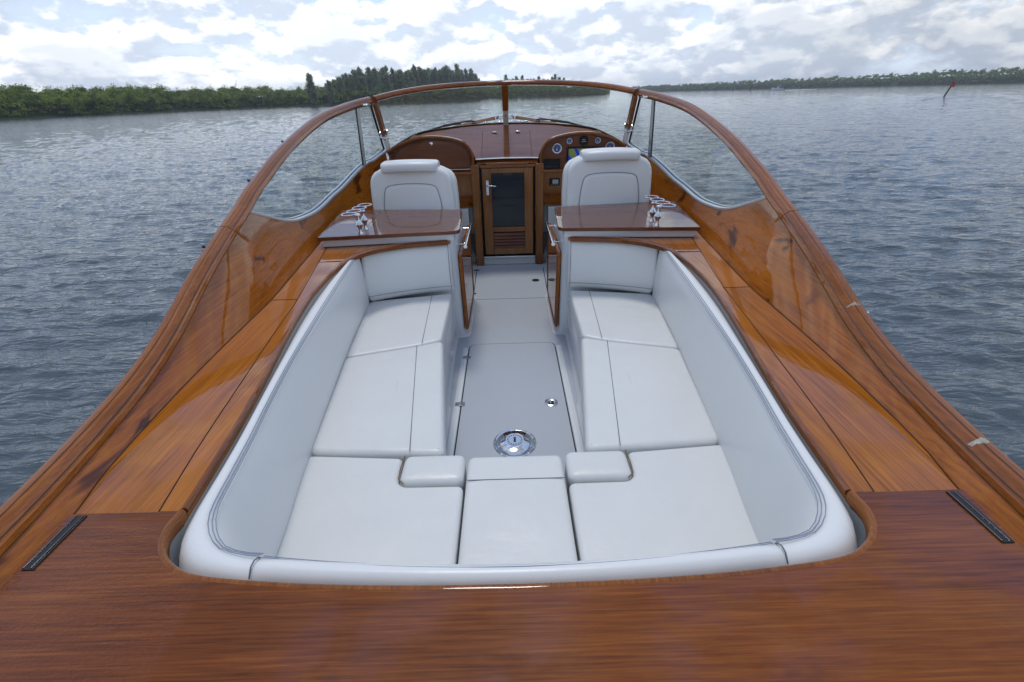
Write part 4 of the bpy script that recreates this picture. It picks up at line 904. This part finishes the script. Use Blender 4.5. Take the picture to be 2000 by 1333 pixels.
# ------------------------------------------------------------------ loose cushions (each a thing)
def thing_cushion(label, parts, seams=(), m='vinyl', cat='cushion', group='white vinyl seat cushions of the cockpit sofa', name='seat_cushion', foam=None):
    g = G()
    for poly, z0, z1, kw in parts: cushion(g, poly, z0, z1, **kw)
    o = g.mk(name, m, None, angle=60); tag(o, label, cat, group)
    for pts in seams: G().tube(pts, .0016, 6).mk('seam', 'seam', o)
    return o
ZS = .455
for s, side in ((-1, 'left'), (1, 'right')):
    mm = lambda pts: mir(s, pts)
    bx_ = lambda y: float(np.interp(y, [.55, .824, 1.256, 1.945, 2.622, 2.8], [.665, .687, .751, .833, .897, .905])) + .012
    f = [(.386, 2.785), (.386, 2.17), (.50, 2.085), (.575, 2.073), (bx_(1.985), 1.985), (bx_(2.3), 2.3), (bx_(2.66), 2.66)]
    f = [(.386, 2.80), (.378, 2.150), (.49, 2.096), (bx_(1.985), 1.990), (bx_(2.66), 2.70)]
    thing_cushion('white seat cushion in front of the %s console, forward end of the sofa' % side, [(mm(f), .345, ZS, dict(rc=.015, r=.018))],
                  [[(s * .515, 2.785, ZS + .0025), (s * .475, 2.11, ZS + .0025)]])
    f = [(.372, 2.143), (.33, 2.10), (.257, 1.258), (bx_(1.28), 1.288), (bx_(1.98), 1.980), (.495, 2.086)]
    f = [(.368, 2.139), (.257, 1.262), (bx_(1.28), 1.290), (bx_(1.98), 1.982), (.49, 2.089)]
    thing_cushion('long white seat cushion on the %s side of the cockpit' % side, [(mm(f), .345, ZS + .004, dict(rc=.02, r=.024))],
                  [[(s * .495, 2.075, ZS + .0065), (s * .385, 1.275, ZS + .0065)]])
    f = [(.176, 1.112), (.176, .57), (.70, .57), (bx_(.824), .824), (bx_(1.27), 1.280), (.405, 1.252), (.400, 1.135), (.375, 1.114)]
    o = thing_cushion('white corner seat cushion at the %s rear of the sofa' % side, [(mm(f), .345, ZS, dict(rc=.015, r=.016))])
    g = cushion(G(), mm([(.178, 1.252), (.178, 1.118), (.396, 1.118), (.396, 1.252)]), .335, ZS + .012, r=.02, crown=.004, rc=.03); nose = g.mk('cushion_nose', 'vinyl', o, angle=60)
    G().tube([(s * .399, 1.255, ZS + .002), (s * .402, 1.19, ZS + .004), (s * .399, 1.14, ZS + .005), (s * .378, 1.117, ZS + .004)], .0020, 6).mk('torn_piping', 'foam', o)
o = thing_cushion('narrow white seat cushion in the middle of the rear bench', [([(-.170, 1.248), (-.170, .57), (.168, .57), (.168, 1.248)], .345, ZS + .003, dict(rc=.015, r=.02))],
              [[(-.166, 1.125, ZS + .0055), (.164, 1.125, ZS + .0055)]])
# backrests
GB = 'white vinyl backrests of the cockpit sofa'
for s, side in ((-1, 'left'), (1, 'right')):
    Sx = [(.895, 2.62), (.887, 2.50), (.855, 2.13), (.820, 1.76), (.781, 1.395), (.742, 1.12), (.720, .99), (.700, .85), (.683, .735), (.658, .68), (.615, .635), (.568, .617), (.52, .611)]
    Bx = [(.897, 2.66), (.888, 2.52), (.855, 2.13), (.812, 1.76), (.768, 1.395), (.730, 1.12), (.708, .99), (.690, .85), (.676, .735), (.650, .70), (.610, .662), (.565, .645), (.52, .637)]
    Ox = [(.905, 2.54), (.915, 2.42), (.918, 2.13), (.888, 1.76), (.830, 1.395), (.785, 1.12), (.761, .97), (.744, .83), (.730, .70), (.708, .618), (.658, .572), (.585, .555), (.52, .545)]
    n = 70; S_, B_, O_ = spl(Sx, n), spl(Bx, n), spl(Ox, n); rows = []; zt = .800
    for i in range(n):
        sx, bx2, ox = np.array([S_[i][0] * s, S_[i][1]]), np.array([B_[i][0] * s, B_[i][1]]), np.array([O_[i][0] * s, O_[i][1]])
        e = min(i, n - 1 - i); k = 1 if e > 2 else (.985, .992, .997)[e]
        L3 = lambda a, b, t: a + (b - a) * t
        pts = [(ox, .40), (ox, .72), (L3(ox, sx, .06), .765), (L3(ox, sx, .22), .790), (L3(ox, sx, .45), zt), (L3(ox, sx, .70), zt - .001), (sx, zt - .010), (L3(sx, bx2, .0) + (sx - ox) * .10, zt - .030), (L3(sx, bx2, .25) + (sx - ox) * .16, zt - .08), (L3(sx, bx2, .6) + (sx - ox) * .16, .60), (L3(sx, bx2, .9) + (sx - ox) * .10, .50), (bx2, .455), (bx2, .42)]
        rows.append([(*p, .4 + (z - .4) * k) for p, z in pts])
    g = G().rows(rows, True, True); o = g.mk('backrest_cushion', 'vinyl_back', None, angle=70)
    tag(o, 'long white side backrest curving round the %s rear corner' % side, 'cushion', GB)
    for dd_, zz_ in ((.0, -.008), (.007, -.0125), (-.008, -.0035)):
        G().tube([(S_[i][0] * s + (S_[i][0] - O_[i][0]) * s * dd_ * 12, S_[i][1] + (S_[i][1] - O_[i][1]) * dd_ * 12, zt + zz_ + .0005) for i in range(1, n)], .0011, 5).mk('stitching', 'stitch', o)
    # forward backrest, set across in front of the console
    L0, L1 = (.378, 2.812), (.897, 2.664); rows = []
    NB = 40; yb_ = lambda t: L0[1] + (L1[1] - L0[1]) * t ** 1.6
    sec = [(.075, .44), (.078, .60), (.072, .745), (.060, .772), (.044, .784), (.026, .785), (.010, .778), (-.002, .760), (-.008, .735), (-.014, .68), (-.017, .60), (-.013, .53), (-.005, .485), (.006, .466), (.022, .455), (.04, .45)]
    cy_, cz_ = .03, .62
    for q in range(NB):
        t = q / (NB - 1.); e_ = min(t, 1 - t) * .52; k = 1 - .035 * max(0, 1 - e_ / .016) ** 2 * 5 if e_ < .016 else 1
        x = L0[0] + (L1[0] - L0[0]) * t; y = yb_(t)
        rows.append([(s * x, y + cy_ + (a - cy_) * k, cz_ + (b - cz_) * (1 - (1 - k) * .35)) for a, b in sec])
    o = G().rows(rows, True, True).mk('backrest_cushion', 'vinyl_back', None, angle=80); tag(o, 'short white forward backrest against the %s console' % side, 'cushion', GB)
    G().tube([(s * (L0[0] + (L1[0] - L0[0]) * t), yb_(t) - .0095, .500) for t in np.linspace(.01, .99, 24)], .0013, 5).mk('seam', 'seam', o)  # dark line drawn in for the shaded gap along the lower edge
    G().tube([(s * (L1[0] - .002), yb_(.995) + a, b) for a, b in sec[5:14]], .0012, 6).mk('seam', 'soft_seam', o)
    G().tube([(s * (L0[0] + .010), yb_(.02) + a - .001, b) for a, b in sec[4:14]], .0014, 6).mk('seam', 'seam', o)
g = G(); rows = []
for x in np.linspace(-.522, .522, 24):
    ye = .517 + .030 * (abs(x) / .54) ** 2.0 + .012; k = .006 if abs(x) > .51 else 0
    rows.append([(x, ye, .42), (x, ye, .76 - k), (x, ye + .006, .786 - k), (x, ye + .020, .799 - k), (x, ye + .034, .800 - k), (x, ye + .046, .793 - k), (x, ye + .058, .775), (x, ye + .066, .74), (x, ye + .070, .60), (x, ye + .066, .46), (x, ye + .06, .42)])
o = g.rows(rows, True, True).mk('backrest_cushion', 'vinyl_back', None, angle=70); tag(o, 'low straight white backrest along the rear edge of the sofa', 'cushion', GB)
for q in (0, .006):
    G().tube([(x, .529 + .030 * (abs(x) / .54) ** 2 + .034 + .018 * (x / .52) ** 2 + q, .7998 - .013 * (x / .52) ** 2 - q * .7) for x in np.linspace(-.518, .518, 24)], .0011, 5).mk('stitching', 'stitch', o)
for q in (-1, 1): G().tube([(q * .5225, .557 + a, b) for a, b in ((.0, .755), (.006, .787), (.02, .800), (.034, .801), (.046, .794), (.057, .777), (.063, .75))], .0016, 6).mk('seam', 'seam', o)

# ------------------------------------------------------------------ helm seats
def helm_seat(cx, cy, dz, sgn, label):
    e = empty('helm_seat', (cx, cy + .2, 0), label, 'seat', 'white helm seats')
    def prof(z):   # half width of the back against height 0..1
        return float(np.interp(z, [0, .25, .55, .80, .88, .94, .98, 1.0], [.300, .310, .314, .308, .298, .274, .240, .205]))
    z0, z1 = .50 + dz, 1.105 + dz
    def shell(y_b, y_f, shrink, zt, name):
        rows = []; N_ = 14
        outl = [(prof(t) - shrink, z0 + (zt - z0) * t) for t in np.linspace(0, 1, 22)]
        top = [(outl[-1][0] * math.cos(R(a)) ** .9 if a < 90 else 0, outl[-1][1] + .014 * math.sin(R(a))) for a in (20, 45, 70)]
        half = outl + top; loop = [(x, z) for x, z in half] + [(-x, z) for x, z in half[::-1]]; loop = ccw(loop)
        P = np.array(loop); r = .030
        lay = [(offs(P, r * (1 - math.cos(R(a)))), y_b + r * (1 - math.sin(R(a)))) for a in (90, 60, 30, 0)] + [(offs(P, r * (1 - math.cos(R(a)))), y_f - r * (1 - math.sin(R(a)))) for a in (0, 30, 60, 90)]
        def cv(x, y, z): return (cx + x, cy + y + .03 * (z - z0), z)
        rows = [[cv(p[0], y, p[1]) for p in pl] for pl, y in lay]
        
        return G().rows(rows, True, True).mk(name, 'vinyl_back', e, angle=60)
    shell(0, .085, 0, z1, 'seat_back')
    # thicker cushion with side wings in front of the shell
    shell(.105, .22, -.020, z1 - .016, 'back_cushion')
    def cv(x, y, z): return Vector((cx + x, cy + y + .03 * (z - z0), z))
    # inset panel: raised pad with dark seam round it
    pl = [(-.235, z0 + .05), (-.222, z0 + .30), (-.200, z1 - .165), (-.165, z1 - .122), (0, z1 - .108), (.165, z1 - .122), (.200, z1 - .165), (.222, z0 + .30), (.235, z0 + .05)]
    sm = spl(pl, 48); G().tube([cv(x, -.0045, z) for x, z in sm], .0026, 6).mk('seam', 'soft_seam', e)
    P = np.array(ccw([tuple(p) for p in sm])); rows = [[cv(p[0], -.001, p[1]) for p in offs(P, .003)], [cv(p[0], -.008, p[1]) for p in offs(P, .008)], [cv(p[0], -.012, p[1]) for p in offs(P, .03)]]
    G().rows(rows, True, True).mk('back_panel', 'vinyl_back', e, angle=60)
    # side seam of the shell
    # headrest: a roll laid over the top
    g = G(); rows = []
    for t in np.linspace(-1, 1, 23):
        x = t * .210; e_ = math.sqrt(max(0, 1 - abs(t) ** 24)); c = Vector((cx + x, cy + .060 + .04 * (t * t), z1 + .016 - .012 * t * t + 0))
        rows.append([c + Vector((0, (a * .105) * (.6 + .4 * e_), (b * .035) * (.80 + .20 * e_))) for a, b in ((-.92, -1.0), (-1.0, -.75), (-1.0, .25), (-.93, .62), (-.75, .86), (-.3, 1.0), (.3, 1.02), (.8, .8), (1, .3), (1, -.6), (.7, -1), (0, -1.05))])
    h = g.rows(rows, True, True).mk('headrest', 'vinyl_back', e, angle=50); bv = h.modifiers.new('bevel', 'BEVEL'); bv.width = .010; bv.segments = 3; bv.limit_method = 'ANGLE'; bv.angle_limit = R(50)
    pts = [(cx + x, cy - .042 + .04 * (x / .208) ** 2, z1 + .058 - .01 * (x / .208) ** 2) for x in np.linspace(-.2, .2, 14)]
    # seat cushion, armrests, pedestal
    g = cushion(G(), [(cx - .27, cy + .20), (cx + .27, cy + .20), (cx + .26, cy + .66), (cx - .26, cy + .66)], .50 + dz, .62 + dz, r=.03, rc=.05); g.mk('seat_pan', 'vinyl_back', e, angle=60)
    G().lathe((cx, cy + .38, 0.002), [(.17, 0), (.16, .02), (.06, .04), (.055, .46 + dz), (.12, .50 + dz)], 24).mk('seat_pedestal', 'steel', e)
    return e
helm_seat(-.722, 3.53, .035, -1, 'white helm seat behind the left table, facing the glovebox')
helm_seat(.752, 3.47, .084, 1, 'white helm seat behind the right table, facing the instruments')

# ------------------------------------------------------------------ thin air between here and the far shore
hm = bpy.data.materials.new('thin_haze'); hm.use_nodes = True; hn = hm.node_tree.nodes; hn.clear()
ho = hn.new('ShaderNodeOutputMaterial'); hv = hn.new('ShaderNodeVolumePrincipled'); hv.inputs['Color'].default_value = (.85, .90, 1, 1); hv.inputs['Density'].default_value = .00042; hv.inputs['Anisotropy'].default_value = .3
hm.node_tree.links.new(hv.outputs[0], ho.inputs['Volume'])
me = bpy.data.meshes.new('haze'); g = G().box((-1400, -60, ZW - 1.5), (1400, 1500, 24)); me.from_pydata(g.V, [], g.F); me.materials.append(hm)
hz_o = bpy.data.objects.new('haze', me); C.objects.link(hz_o); tag(hz_o, 'thin pale haze over the river', None, None, 'stuff')
